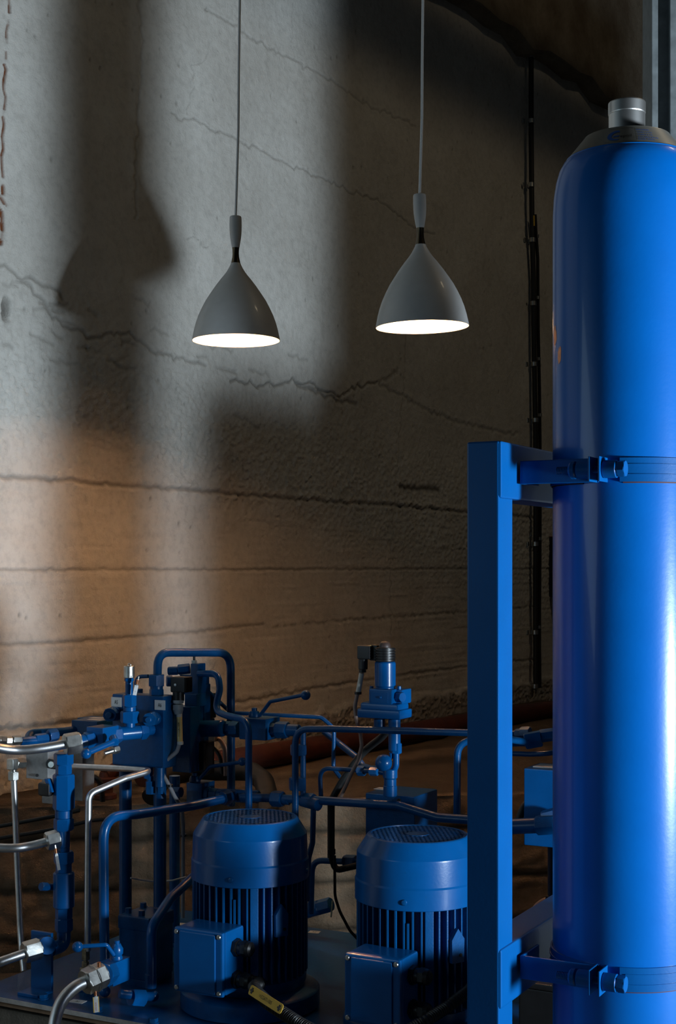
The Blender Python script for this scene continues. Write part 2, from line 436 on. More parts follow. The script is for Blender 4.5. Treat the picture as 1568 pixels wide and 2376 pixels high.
    # walk straight back (perpendicular to the lip) until the wall plane
dist = ((np.array(W0[:2])[None] - lip[:, :2]) @ np.array(WN[:2])) / (-(np.array(EN[:2]) @ np.array(WN[:2])))
dist = np.clip(np.abs(dist), .2, 6) + .05
tt = np.linspace(0, 1, nb)[:, None]
top[..., 0] = lip[None, :, 0] - EN.x * dist[None] * tt; top[..., 1] = lip[None, :, 1] - EN.y * dist[None] * tt
top[..., 2] = ZC + PT + .004 * smooth_noise(nb, w2, 6, 10) * (tt > 0) + .002 * smooth_noise(nb, w2, 2, 3)
top[0] = lip; top[0, :, 2] = ZC + PT
dt = np.clip(.74 + .2 * smooth_noise(nb, w2, 5, 30), .2, .92)  # top darkened all over in place of weaker downward lamp light
allp = np.concatenate([front, top[1:]], 0); alld = np.concatenate([d2, dt[1:]], 0)
o = grid_mesh('trim_1', allp, {'dirt_and_shade': alld, 'rust': np.zeros_like(alld)}, PLINTHM); o['kind'] = 'structure'

mb = MB(); mb.box((0, 4, -.05), 16, 16, .1, (Vector((1,0,0)), Vector((0,1,0)), Z)); o = obj('floor', mb, FLOORM); o['kind'] = 'structure'
mb = MB(); mb.box((0, 4, ZC + 5.85), 16, 16, .1, (Vector((1,0,0)), Vector((0,1,0)), Z)); o = obj('ceiling', mb, FLOORM); o['kind'] = 'structure'
# unseen concrete pier and overhead rail, both added to cast shadow on the wall
q0, q1 = Vector((1.240, 3.372, 0)), Vector((2.0, 4.48, 0)); qu = (q1 - q0).normalized(); qn = Vector((qu.y, -qu.x, 0))
mb = MB(); mb.prism([(0, 0), ((q1 - q0).length, 0), ((q1 - q0).length, .2), (0, .2)], q0, qu, qn, -(ZC + 1.3)); bmesh.ops.recalc_face_normals(mb.bm, faces=mb.bm.faces)
for v_ in mb.bm.verts: v_.co.z = abs(v_.co.z)
o = obj('added_shade_pier', mb, FLOORM); o['kind'] = 'structure'
mb = MB(); ra = WP(-1, 3.335, 1.64); mb.box(WP(4, 3.335, 1.64), 12, .16, .215, WALLAX, .004); o = obj('trim_3', mb, GREYCAB); o['kind'] = 'structure'  # rail added to cast the shadow band high on the wall
# ------------------------------------------------------------------ the two pendant lamps
SC = .2092e-3 * (.2560 / .2556)
PROF_SHADE = [(66,1075),(75,1100),(100,1150),(131,1200),(168,1250),(210,1300),(285,1400),(353,1500),(418,1600),(470,1700),(516,1800),(552,1900),(579,2000),(598,2090),(608,2145)]
def lamp(px_rim, py_rim, d, px_top, label, tilt, lean):
    c = P(px_rim, py_rim, d)
    t = thing('pendant_lamp', label, 'lamp', c, 'matching grey pendant lamps')
    up = Vector((math.sin(tilt), math.sin(lean), 1)).normalized()
    R0 = 2145
    hh = lambda y: (R0 - y) * SC
    mb = MB()
    outp = [(r * SC, hh(y)) for r, y in PROF_SHADE[::-1]]
    inp = [((r - 6) * SC, hh(y) - (0 if i else 0)) for i, (r, y) in enumerate(PROF_SHADE)]
    u, v, ax = basis_from(up)
    mb.lathe(outp, c, up, 72, 0, False, False)
    o = obj('shade', mb, SHADE, t, None, 60)
    mb = MB(); mb.lathe(inp, c, up, 72, 0, True, False); mb.lathe([(602 * SC, 0), (608 * SC, 0)], c - up * .0002, up, 72, 0, False, False)
    obj('shade_lining', mb, SHADEIN, t, 'white inside of the shade', 60)
    mb = MB(); mb.lathe([(r * SC, hh(y)) for r, y in [(65,1077),(55,1030),(47,990),(44,940),(46,890),(50,850)]], c, up, 32); obj('collar', mb, BRONZE, t, 'dark bronze waisted collar')
    mb = MB(); mb.lathe([(r * SC, hh(y)) for r, y in [(48,862),(52,856),(62,805),(71,750),(79,690),(84,610),(85,550),(84,490),(82,445),(77,430),(66,424),(20,422)]], c, up, 32); obj('grip', mb, SHADE, t, 'slim turned grip')
    top = c + up * hh(424)
    mb = MB(); ct = P(px_top, 0, d); dirv = (ct - top)
    pts = [top - up * .01, top + dirv * .15 + Vector((.0015, 0, 0)), top + dirv * .4 + Vector((.003, 0, 0)), top + dirv * .7 + Vector((.001, 0, 0)), ct, Vector((ct.x, ct.y, ZC + 5.8))]
    mb.tube(pts, .0037, 12); obj('cord', mb, CORDM, t, 'pale textile cord')
    # socket and lit bulb up inside the shade
    mb = MB(); mb.cyl(c + up * .105, c + up * .19, .018, 20); obj('socket', mb, SHADEIN, t)
    mb = MB(); mb.lathe([(.004, .029), (.008, .031), (.009, .035), (.009, .039), (.006, .043), (.0045, .108)], c, up, 24); obj('bulb', mb, BULBM, t, 'glowing bulb')
    return t
lamp(547.5, 790.5, 4.12, 556, 'grey pendant lamp hanging lower, in front of the pale lit wall', -.004, 0)
lamp(979.5, 759, 3.875, 981, 'grey pendant lamp hanging higher, nearer the blue cylinder, cool light on its rim', -.022, -.016)
# ------------------------------------------------------------------ gas cylinder with its clamps and frame
T = Vector((.4467, 2.2, ZC)); TR = .1135
def rz(z): return ZC + z
t = thing('gas_cylinder', 'tall glossy blue gas cylinder with steel cap and foil label ring', 'cylinder', (T.x, T.y, 0))
prof = [(.03, -1.2), (.075, -1.19), (.10, -1.165), (.1115, -1.12), (TR, -1.05), (TR, .50), (.1133, .545), (.1118, .572), (.1085, .594), (.1035, .612), (.097, .624), (.088, .633), (.075, .638), (.058, .640)]
mb = MB(); mb.lathe(prof, T, Z, 128); obj('body', mb, TANKB, t, 'blue painted steel body', 50)
cone = [(.0925, .6285), (.0915, .6325), (.0655, .662), (.062, .6628)]
mb = MB(); mb.lathe([(.0880, .6255), (.0932, .6262), (.0932, .6292), (.0915, .6305)], T, Z, 96); ringlip = obj('label_rim', mb, TANKB, t)
mb = MB(); mb.lathe([(.0917, .6302), (.0665, .6605), (.0655, .6622), (.058, .6625)], T, Z, 128, 0, False, True); lab = obj('label_ring', mb, FOIL, t, 'printed foil label ring round the shoulder')
def on_cone(x, y):
    "x metres round the ring from the camera side (right positive), y metres up its slope"
    r0, z0, r1, z1 = .0917, .6302, .0665, .6605
    L = math.hypot(r1 - r0, z1 - z0); k = y / L
    r = r0 + (r1 - r0) * k; z = z0 + (z1 - z0) * k
    th = math.radians(-90 - 0) + (x + .0055) * .82 / .08
    nrm = Vector((z1 - z0, 0, r0 - r1)).normalized()
    off = .0004
    return Vector((T.x + (r + nrm.x * off) * math.cos(th), T.y + (r + nrm.x * off) * math.sin(th), ZC + z + nrm.z * off))
def cone_text(mb, s, size, x, y, sx=1.0, sub=1):
    vs, fs = text_geo(s, size)
    x0 = min(v.x for v in vs)
    mb.raw([on_cone(x + (v.x - x0) * sx, y + v.y) for v in vs], fs)
XC = -.0400
mb = MB(); cone_text(mb, 'epoil', .0100, XC + .0035, .0130, 1.05)
obj('lettering', mb, INK, lab, 'dark printed word beside the blue swoosh')
mb = MB(); cone_text(mb, 'EXPLOSION', .0046, XC + .0335, .0290, 1.1); cone_text(mb, 'ACCUMULATOR', .0046, XC + .0335, .0098, 1.1); cone_text(mb, 'MORE THAN', .0046, XC + .0335, .0044, 1.1); cone_text(mb, 'THAN 1.5 TO', .0046, XC + .0335, .0225, 1.1); cone_text(mb, 'THAN 5 2 10', .0046, XC + .0335, .0162, 1.1)
obj('small_print', mb, BLUEINK, lab, 'rows of small blue print')
mb = MB()   # swoosh mark
def arcpts(rx, ry, cx, cy, a0, a1, n): return [(cx + rx * math.cos(a0 + (a1 - a0) * i / n), cy + ry * math.sin(a0 + (a1 - a0) * i / n)) for i in range(n + 1)]
outer = arcpts(.0165, .0125, XC - .004, .0185, math.radians(75), math.radians(285), 24); inner = arcpts(.0115, .0085, XC - .001, .0178, math.radians(285), math.radians(75), 24)
V = [on_cone(x, y) for x, y in outer + inner]; n = len(outer)
mb.raw(V, [(i, i + 1, 2 * n - 2 - i, 2 * n - 1 - i) for i in range(n - 1)])
bar = [(XC - .0095, .0148), (XC + .0012, .0150), (XC + .002, .0185), (XC - .0085, .0180)]
k = len(mb.bm.verts); mb.raw([on_cone(x, y) for x, y in bar], [(0, 1, 2, 3)])
obj('emblem', mb, BLUEINK, lab, 'blue swoosh emblem')
mb = MB()
for x0, x1, y0, y1 in ((XC + .0305, XC + .0309, .003, .036), (XC - .022, XC + .0307, .0030, .0034), (XC - .022, XC + .0307, .0356, .0360)):
    n = 8; V = []; 
    for i in range(n + 1): V += [on_cone(x0 + (x1 - x0) * i / n, y0), on_cone(x0 + (x1 - x0) * i / n, y1)]
    mb.raw(V, [(2 * i, 2 * i + 2, 2 * i + 3, 2 * i + 1) for i in range(n)])
obj('print_frame', mb, INK, lab)
# turned steel cap with a knurled band
mb = MB(); mb.lathe([(.0276, .655), (.0278, .6985), (.0270, .6990)], T, Z, 96); cap = obj('cap', mb, STEEL, t, 'polished steel cap')
mb = MB(); u, v, ax = basis_from(Z); rings = []
NK = 120
for j in range(13):
    zz = .6990 + .0185 * j / 12; r = .0282 if 0 < j < 12 else .0276
    rings.append([mb.bm.verts.new(T + Z * zz + u * ((r + (.00035 if (i + j) % 2 else -.00035)) * math.cos(2 * PI * i / NK)) + v * ((r + (.00035 if (i + j) % 2 else -.00035)) * math.sin(2 * PI * i / NK))) for i in range(NK)])
mb.skin(rings); o = obj('knurled_band', mb, STEEL, cap, 'knurled grip band', 5)
# bare scars in the paint at the cylinder's left edge
mb = MB()
for zc, hz, az, wz in ((.355, .0145, 186, .017), (.323, .013, 196, .012)):
    n = 16; V = [T + Vector((math.cos(math.radians(az)) * (TR + .0003), math.sin(math.radians(az)) * (TR + .0003), zc))]
    for i in range(n):
        a = 2 * PI * i / n; rr = 1 + rng.normal(0, .12); th = math.radians(az) + math.cos(a) * wz * .5 * rr / TR
        V.append(T + Vector((math.cos(th) * (TR + .0003), math.sin(th) * (TR + .0003), zc + math.sin(a) * hz * rr)))
    mb.raw(V, [(0, 1 + i, 1 + (i + 1) % n) for i in range(n)])
obj('paint_chip', mb, COPPER, t, 'bare coppery scars in the paint')

# upright frame
f0 = Vector((.2373, 2.1, 0))                        # near corner of the post, at floor level
t = thing('support_frame', 'blue rectangular steel post with two side arms holding the cylinder', 'frame', f0 + A * -.026 + B * .03)
TB = simple('blue_frame_paint', (.0002, .086, .30), .36, 0, .04, 15, .05, 200, .1, .25)
PW, PD = .0515, .0585
mb = MB(); mb.box(f0 - A * (PW / 2) + B * (PD / 2) + Z * ((ZC + .1865) / 2), PW, PD, ZC + .1865, SKID, .0035); obj('upright', mb, TB, t)
for zt, zb in ((.1868, .101), (-.566, -.655)):
    mb = MB(); mb.box(f0 - A * .0245 + B * (.006 + .24) + Z * (ZC + (zt + zb) / 2), PW + .005, .49, zt - zb, SKID, .005); obj('arm', mb, TB, t)
mb = MB(); mb.box(f0 - A * (PW / 2) + B * (PD / 2 + .12) + Z * .006, .16, .5, .012, SKID, .002); obj('foot_plate', mb, TB, t)

LINERM = simple('dark_red_rubber', (.07, .014, .008), .7)
def clamp(zc, label):
    t = thing('pipe_clamp', label, 'clamp', T + Z * (zc + 0), 'clamps round the cylinder')
    hb = .0355
    mb = MB(); n = 96; gap = .072
    def band(r0, r1, h, g0, g1, dz=0):
        a0 = -PI / 2 - TH; rings = []      # azimuth of -B
        for i in range(n + 1):
            th = a0 + g1 + (2 * PI - g0 - g1) * i / n; d = Vector((math.cos(th), math.sin(th), 0)); rings.append([mb.bm.verts.new(T + d * r + Z * (zc + z + dz)) for r, z in ((r0, -h / 2), (r1, -h / 2), (r1, h / 2), (r0, h / 2))])
        mb.skin(rings)
    band(TR + .0008, TR + .0036, hb, gap, .20)
    obj('band', mb, TB, t)
    mb = MB(); band(TR + .0036, TR + .0052, .0022, .3, .27, .0075); band(TR + .0036, TR + .0052, .0022, .3, .27, -.0075); obj('bead', mb, TB, t)
    mb = MB(); band(TR + .0002, TR + .0016, .0022, .3, .24, -.0184); obj('liner', mb, LINERM, t, 'thin red-brown liner edge')
    mid = T - B * (TR + .0215) + Z * zc            # on the bolt axis at the gap
    for sgn in (-1, 1):
        mb = MB(); mb.box(mid + A * (sgn * .0075 - .004) + B * .003, .0026, .041, hb + .001, SKID, .0008); obj('flange', mb, TB, t)
        mb = MB(); mb.cyl(mid + A * (sgn * .009 - .004), mid + A * (sgn * .030 - .004), .0132, 28, .0012); obj('spacer', mb, TB, t)
    mb = MB(); mb.hexa(mid + A * .0265, mid + A * .0385, .0128, .2); mb.cyl(mid - A * .066, mid + A * .03, .0052, 16)
    for k in range(7): mb.lathe([(.0052, 0), (.0060, .0008), (.0052, .0016)], mid - A * (.066 - .0024 * k), A, 16)
    obj('bolt', mb, TB, t)
    mb = MB(); mb.cyl(mid - A * .046, mid - A * .0345, .0132, 24, .003); obj('nut', mb, TB, t)
    # straight tail from the arm, folded back along the arm's side
    q = T - B * (TR + .0028) + Z * zc
    pa, pb = q - A * .012, q - A * .127
    mb = MB(); mb.box((pa + pb) / 2 - B * .004, (pa - pb).length, .0045, hb, SKID, .0018)
    mb.box(pb + B * .035 - B * .004, .0045, .074, hb, SKID, .0015)
    obj('strap', mb, TB, t)
    return t
clamp(.1425, 'blue bolted band clamp round the cylinder at the upper arm')
clamp(-.606, 'blue bolted band clamp round the cylinder at the lower arm')
# ------------------------------------------------------------------ things on and by the wall
# steel column behind the cylinder
c0 = Vector((.6415, 2.908, 0)); XA = Vector((1, 0, 0)); YA = Vector((0, 1, 0)); XYZ = (XA, YA, Z)
t = thing('steel_column', 'galvanised steel channel column rising behind the blue cylinder', 'column', c0 + XA * .13 + YA * .05)
H = ZC + 5.8
mb = MB(); mb.box(c0 + XA * .1585 + YA * .09 + Z * H / 2, .291, .012, H, XYZ, .002); obj('web', mb, GALV, t)
mb = MB(); mb.box(c0 + XA * .0065 + YA * .045 + Z * H / 2, .013, .09, H, XYZ, .002); mb.box(c0 + XA * .3005 + YA * .045 + Z * H / 2, .013, .09, H, XYZ, .002); obj('flange', mb, GALV, t)
mb = MB(); mb.box(c0 + XA * .169 + YA * .035 + Z * H / 2, .25, .012, H, XYZ, .002); obj('cover_plate', mb, GALV, t)
# unseen grey cabinet added beside the column to shade the lower wall
q0, q1 = Vector((1.000, 3.022, 0)), Vector((1.225, 3.35, 0)); qu = (q1 - q0).normalized(); qn = Vector((qu.y, -qu.x, 0)); ql = (q1 - q0).length
t = thing('added_shade_cabinet', 'unseen grey metal cabinet added beside the steel column to shade the wall', 'cabinet', (q0 + q1) / 2 + qn * .10)
mb = MB(); mb.box((q0 + q1) / 2 + qn * .10 + Z * (ZC + .125) / 2, ql, .20, ZC + .125, (qu, -qn, Z), .006); obj('body', mb, GREYCAB, t)
mb = MB(); mb.box((q0 + q1) / 2 + qn * .208 + Z * (ZC + .1) / 2, ql - .04, .016, ZC, (qu, -qn, Z), .004); dr = obj('door', mb, GREYCAB, t)
mb = MB(); mb.box(q1 - qu * .06 + qn * .226 + Z * .75, .02, .02, .1, (qu, -qn, Z), .004); obj('handle', mb, BLACKP, dr)

# black conduit with saddle clips, and a second cable beside it lower down
CM = .035
t = thing('wall_conduit', 'black vertical conduit clipped to the wall left of the blue cylinder', 'conduit', wall_pt(1243, 1596, CM))
mb = MB(); pts = [wall_pt(x, y, CM) for x, y in ((1232, -30), (1232, 130), (1232, 300), (1233, 430), (1234, 520), (1237, 640), (1238, 760), (1240, 880), (1242, 1000), (1243, 1200), (1242, 1420), (1243, 1596))]
mb.tube(pts, .0135, 16); obj('pipe', mb, RUBBER, t)
for x, y in ((1232, 129), (1232, 281), (1232, 429), (1235, 557), (1237, 704), (1239, 845), (1242, 975), (1242, 1262), (1241, 1467), (1241, 1592)):
    p = wall_pt(x, y, CM); mb = MB(); mb.lathe([(.0165, -.011), (.0165, .011)], p, Z, 20)
    for s in (-1, 1): mb.box(p + WU * (s * .024) - WN * .03, .022, .004, .022, WALLAX, .001)
    obj('clip', mb, NUT, t, 'bright metal saddle clip')
t = thing('wall_cable', 'thick black cable running down close beside the black conduit', 'cable', wall_pt(1251, 1596, CM))
mb = MB(); pts = [wall_pt(x, y, CM + .004) for x, y in ((1241, 498), (1243, 540), (1247, 600), (1248, 760), (1251, 900), (1253, 1100), (1252, 1300), (1251, 1450), (1252, 1596))]
mb.tube(pts, .009, 14); obj('sheath', mb, BLACKP, t)
mb = MB(); mb.cyl(wall_pt(1238.5, 500, CM + .024), wall_pt(1239, 524, CM + .024), .004, 12); obj('marker', mb, YELLOW, t, 'small yellow marker')
for x, y in ((1245, 548), (1247, 691), (1249, 833), (1252, 963), (1251, 1250), (1250, 1455)):
    p = wall_pt(x, y, CM + .004); mb = MB(); mb.lathe([(.0115, -.008), (.0115, .008)], p, Z, 16); obj('clip', mb, NUT, t, 'small bright clip')
# finned wall heater peeping out behind the cylinder
h0 = wall_pt(1275, 1383, .1)
t = thing('wall_heater', 'dark ribbed box with brown sloping top, half hidden behind the cylinder', 'heater', wall_pt(1290, 1380, .0))
zt = (HY - 1268) / F * 7.6; zb = (HY - 1372) / F * 7.6
mb = MB()
pr = [(0, zb - zt - .03), (.16, zb - zt - .06), (.18, 0), (.14, .04), (0, .05)]
s_, _ = wall_sz(1258, 1320, 0)
mb.prism([(x, y) for x, y in pr], WP(s_ + .43, zt, 0), WN, Z, .35); bmesh.ops.recalc_face_normals(mb.bm, faces=mb.bm.faces); obj('housing', mb, BLACKP, t)
mb = MB()
for k in range(15): mb.box(WP(s_ + .255, zt - .012 - k * .0155, .184), .33, .012, .006, WALLAX, .001)
obj('grille', mb, GREYP, t, 'row of pale ribs')
mb = MB(); mb.prism([(.182, .002), (.186, .002), (.144, .046), (.0, .056), (0, .052), (.14, .042)], WP(s_ + .432, zt, 0), WN, Z, .354); bmesh.ops.recalc_face_normals(mb.bm, faces=mb.bm.faces); obj('lid', mb, REDOX, t, 'brown sloping lid')

# red pipe and insulated hose lying on the plinth along the wall
t = None
mb = MB(); mb.tube([P(x, y, .667 * F / (y - HY)) for x, y in ((330, 1797), (560, 1762), (760, 1730), (1000, 1692), (1200, 1658), (1340, 1638))], .042, 24)
for v in mb.bm.verts: pass
o = tag(obj('floor_pipe', mb, simple('dark_red_oxide', (.055, .011, .005), .6, 0, .25, 25, .2, 120)), 'dark red-brown pipe lying along the foot of the wall', 'pipe')
mb = MB(); mb.tube([P(352, 1850, 4.12), P(375, 1806, 4.2), P(430, 1790, 4.3), P(520, 1788, 4.3), P(580, 1788, 4.25), P(612, 1812, 4.15), P(622, 1850, 4.05), P(622, 1900, 3.9)], .030, 20, .1)
tag(obj('hose', mb, RUBBER), 'thick black hose arching down behind the left motor', 'hose')
# crumbled mortar along the pipe
mb = MB()
for k in range(240):
    x = rng.uniform(600, 1150); d = wdepth(x) - .3 - abs(rng.normal(0, .05)); p = P(x, 1700, d); p.z = ZC + PT + .008
    r_ = rng.uniform(.006, .018); k0 = len(mb.bm.verts); mb.sphere(p, r_, 8, (rng.uniform(.7, 1.3), rng.uniform(.6, 1.1), rng.uniform(.4, .8)))
    mb.bm.verts.ensure_lookup_table()
    for v in mb.bm.verts[k0:]: v.co += Vector(rng.normal(0, r_ * .16, 3))
o = tag(obj('mortar_rubble', mb, FOAMM), 'crumbled mortar lying along the red-brown pipe', 'rubble'); o['kind'] = 'stuff'
# two thin black cables low on the left
for pts, lab in (([(-500, 2020), (-60, 1930), (0, 1917), (130, 1893), (185, 1880)], 'upper of two thin black cables crossing at the far left'), ([(-500, 2050), (-60, 1958), (0, 1945), (128, 1924), (210, 1904), (300, 1895)], 'lower of two thin black cables crossing at the far left')):
    mb = MB(); mb.tube([P(x, y, 3.68) for x, y in pts], .0052, 10); tag(obj('black_cable', mb, RUBBER), lab, 'cable', 'thin black cables at the far left')
# ------------------------------------------------------------------ base plate
CE = E1 + Z * PLATE_Z
def onplate(al, bo, up=0): return Vector((E1.x, E1.y, PLATE_Z)) + A * al + B * bo + Z * up
t = thing('base_plate', 'blue steel base plate with a bare grey front edge under the motors', 'plate', onplate(.35, .45, -.05))
mb = MB(); mb.box(onplate(.13, .44, -.005), 1.24, .88, .01, SKID, .001); obj('plate', mb, BLUE_DULL, t)
mb = MB(); mb.box(onplate(.13, -.0006, -.005), 1.24, .0014, .0102, SKID); obj('bare_edge', mb, simple('bare_mill_edge', (.42, .40, .38), .6, .2, .2, 60), t, 'bare grey edge')
mb = MB(); mb.box(onplate(.13, .06, -.016), 1.22, .11, .012, SKID, .001); tag(obj('timber_packer', mb, WOOD), 'worn timber strip packed under the front of the blue plate', 'timber')
mb = MB(); mb.box(onplate(.13, .44, (-(PLATE_Z) - .022) / 2 - .011), 1.20, .84, PLATE_Z - .022, SKID, .004); tag(obj('machine_foundation', mb, FLOORM), 'low concrete foundation block under the blue base plate', 'foundation')
def bolt(px, py, r, label):
    d = .98 * F / (py - HY); p = P(px, py, d); p.z = PLATE_Z
    t = thing('hex_bolt', label, 'bolt', p, 'hex bolts in the base plate')
    mb = MB(); mb.cyl(p, p + Z * .0025, r * 1.15, 24, .0006); obj('washer', mb, BLUE_DULL, t)
    mb = MB(); mb.hexa(p + Z * .0025, p + Z * .0115, r, .5); obj('head', mb, BLUE_DULL, t)
bolt(100, 2318, .0108, 'blue hex bolt before the pipe bracket at the far left of the plate')
bolt(226, 2347, .0105, 'blue hex bolt behind the hanging yellow tag')
bolt(355, 2374, .0110, 'blue hex bolt in front of the small elbow pipe, near the left motor')
def sticker(px, py, w_, h_, ang, z, txt, label, host=None, up=Z, name='sticker'):
    d = (ZC - z) * F / (py - HY); p = P(px, py, d); p.z = z
    ux = (A * math.cos(ang) + B * math.sin(ang)); uy = (B * math.cos(ang) - A * math.sin(ang))
    mb = MB(); mb.box(p + Z * .0004, w_, h_, .0006, (ux, uy, Z)); o = obj('sticker', mb, WHITEP)
    tag(o, label, 'sticker')
    if txt:
        mb = MB(); lettering(mb, txt, h_ * .6, p + Z * .0009, ux, uy, .75); obj('lettering', mb, INK, o)
sticker(180, 2324, .036, .022, .1, PLATE_Z, 'A1', 'small white sticker lying on the blue plate under the bent steel pipe')

# ------------------------------------------------------------------ electric motors
def motor(c, label):
    t = thing('electric_motor', label, 'motor', c, 'blue upright electric motors'); c = Vector(c); M = .42
    # mounting flange and finned housing
    mb = MB(); mb.lathe([(.150, 0), (.156, .004), (.156, .038), (.150, .044), (.120, .050)], c, Z, 64); obj('flange', mb, BLUE_DULL, t)
    mb = MB(); mb.lathe([(.120, .045), (.126, .06), (.126, .075), (.112, .082), (.110, .10), (.110, .30)], c, Z, 64)
    obj('housing', mb, BLUE_DULL, t)
    mb = MB(); nf = 44; base = math.atan2(-B.y, -B.x)
    for k in range(nf):
        th = base + 2 * PI * (k + .5) / nf; d = Vector((math.cos(th), math.sin(th), 0)); s = Vector((-d.y, d.x, 0))
        mb.box(c + d * .1185 + Z * .19, .019, .0042, .225, (d, s, Z), .0008)
    for th in (base + .62, base - .9, base + 2.2):
        d = Vector((math.cos(th), math.sin(th), 0)); s = Vector((-d.y, d.x, 0)); mb.box(c + d * .117 + Z * .19, .024, .018, .23, (d, s, Z), .002)
    obj('cooling_fins', mb, BLUE_DULL, t)
    # fan cover
    mb = MB()
    mb.lathe([(.1280, .286), (.1315, .288), (.1315, .329), (.1292, .333), (.1276, .3835), (.1268, .3865), (.1062, .4185), (.1035, .4203), (.1030, .417)], c, Z, 96, 0, False, False)
    fc = obj('fan_cover', mb, BLUE, t, None, 16)
    for k in range(4):
        th = base + math.radians(13) + k * PI / 2; d = Vector((math.cos(th), math.sin(th), 0)); q = c + d * .1312 + Z * .305
        mb = MB(); mb.lathe([(.0062, 0), (.0062, .0012), (.0050, .0034), (.002, .0044)], q, d, 20); obj('screw', mb, BLUE_DULL, fc)
    mb = MB(); mb.cyl(c + Z * .395, c + Z * .400, .100, 48); obj('fan_shadow_disc', mb, BLACKP, fc) if False else None
    # perforated grille: a disc cut by a diagonal lattice
    mb = MB(); R = .1045; pitch = .0105
    for dirn in (math.radians(38), math.radians(-32)):
        ux = Vector((math.cos(dirn), math.sin(dirn), 0)); uy = Vector((-ux.y, ux.x, 0)); n = int(R / pitch)
        for k in range(-n, n + 1):
            y = k * pitch; hl = math.sqrt(max(0, R * R - y * y)); mb.box(c + uy * y + Z * .4185, 2 * hl, .0042, .0016, (ux, uy, Z))
    mb.cyl(c + Z * .4178, c + Z * .4200, .024, 32); mb.lathe([(.1040, .4172), (.0985, .4172), (.0985, .4202), (.1040, .4202)], c, Z, 64, 0, False, False)
    obj('grille', mb, BLUE, fc)
    mb = MB(); mb.lathe([(.006, .30), (.006, .41), (.015, .412), (.015, .4155)], c, Z, 20)
    for k in range(7):
        th = 2 * PI * k / 7; d = Vector((math.cos(th), math.sin(th), 0)); s = Vector((-d.y, d.x, 0)); mb.box(c + d * .055 + Z * .37, .075, .003, .05, (d, (s + Z * .4).normalized(), Z))
    obj('fan', mb, BLACKP, t)
    # lifting lug and small bolt bosses among the fins
    th = base + math.radians(62); d = Vector((math.cos(th), math.sin(th), 0)); s = Vector((-d.y, d.x, 0))
    mb = MB(); mb.prism([(-.015, -.035), (.015, -.035), (.016, .012), (0, .034), (-.016, .012)], c + d * .120 + Z * .215, s, Z, .016, 0); bmesh.ops.recalc_face_normals(mb.bm, faces=mb.bm.faces)
    lug = obj('lifting_lug', mb, BLUE_DULL, t)
    mb = MB(); mb.cyl(c + d * .1355 + s * .006 - Z * .0 + Z * .195, c + d * .1375 + s * .006 + Z * .195, .0035, 16); obj('hole', mb, BLACKP, lug)
    th = base + math.radians(16); d = Vector((math.cos(th), math.sin(th), 0))
    mb = MB(); mb.lathe([(.0075, 0), (.0075, .006), (.0062, .008), (.0035, .008), (.0035, .003)], c + d * .124 + Z * .196, d, 20); mb.box(c + d * .124 + Z * .232, .008, .005, .06, (d, Vector((-d.y, d.x, 0)), Z), .001); obj('boss', mb, BLUE_DULL, t)
    # terminal box on the front-left side
    bc = c - B * .165 - A * .005 + Z * .142
    mb = MB(); mb.box(bc + B * .012, .123, .075, .136, SKID, .006); tb = obj('terminal_box', mb, BLUE, t)
    mb = MB(); mb.box(bc - B * .032, .125, .014, .138, SKID, .006); mb.box(bc - B * .0405, .092, .006, .126, SKID, .003); lid = obj('lid', mb, BLUE, tb)
    for i in (-1, 1):
        for k in (-1, 1):
            q = bc - B * .039 + A * (i * .0535) + Z * (k * .0595); mb = MB(); mb.lathe([(.0052, 0), (.0052, .002), (.0040, .0035), (.0012, .0038)], q, -B, 18); obj('screw', mb, NUT, lid, 'bright metal screw')
    for k, zz in enumerate((.028, -.040)):
        q = bc + A * .060 + B * .012 + Z * zz; mb = MB()
        mb.hexa(q, q + A * .012, .0195, .2); mb.cyl(q + A * .012, q + A * .020, .0155, 24); mb.hexa(q + A * .020, q + A * .034, .0175, .4); mb.lathe([(.0165, .034), (.0150, .041), (.010, .045)], q, A, 24)
        obj('cable_gland', mb, BLACKP, tb, 'black cable gland')
    return t
mL = Vector((-.197, 3.19, PLATE_Z)); mR = Vector((.1668, 2.985, PLATE_Z))
m0 = motor(mL, 'left of the two blue upright motors, mostly shaded, its junction box lit on one edge')
def copy_tree(o, parent=None):
    c = o.copy(); COL.objects.link(c)
    if parent: c.parent = parent
    for ch in list(o.children): copy_tree(ch, c)
    return c
m1 = copy_tree(m0); m1.location = mR; m1['label'] = 'right of the two blue upright motors, its fan cover brightly lit, beside the post'
# corrugated conduits from the motors
def corrugated(name, pts, r, label, bend=.06):
    pts = rounded([Vector(p) for p in pts], bend, 10)
    dense = []
    for a, b in zip(pts, pts[1:]):
        n = max(1, int((b - a).length / .0011))
        for k in range(n): dense.append(a + (b - a) * (k / n))
    dense.append(pts[-1]); mb = MB()
    mb.tube(dense, r, 16, 0, False, lambda i: r * (1 + .09 * math.sin(i * 2 * PI / 4.6)))
    return tag(obj(name, mb, BLACKP), label, 'conduit')
g0 = mL - B * .153 - A * .005 + A * .105 + Z * .102
cc = corrugated('corrugated_conduit', [g0, g0 + A * .02, P(585, 2292, 2.93), P(625, 2330, 2.86), P(690, 2372, 2.80), P(760, 2410, 2.75)], .0125, 'black corrugated conduit running from the left motor with a yellow marker plate')
corrugated('corrugated_conduit', [P(930, 2400, 2.72), P(985, 2370, 2.74), P(1040, 2335, 2.78), P(1085, 2300, 2.84), P(1110, 2270, 2.9)], .0115, 'black corrugated conduit low between the right motor and the blue post')
p0, p1 = P(590, 2298, 2.885), P(665, 2346, 2.80)
ux = (p1 - p0).normalized(); nn = Vector((-.25, -.93, .25)); nn = (nn - ux * nn.dot(ux)).normalized(); uy = nn.cross(ux)
L = (p1 - p0).length; hw = .0098
o = None
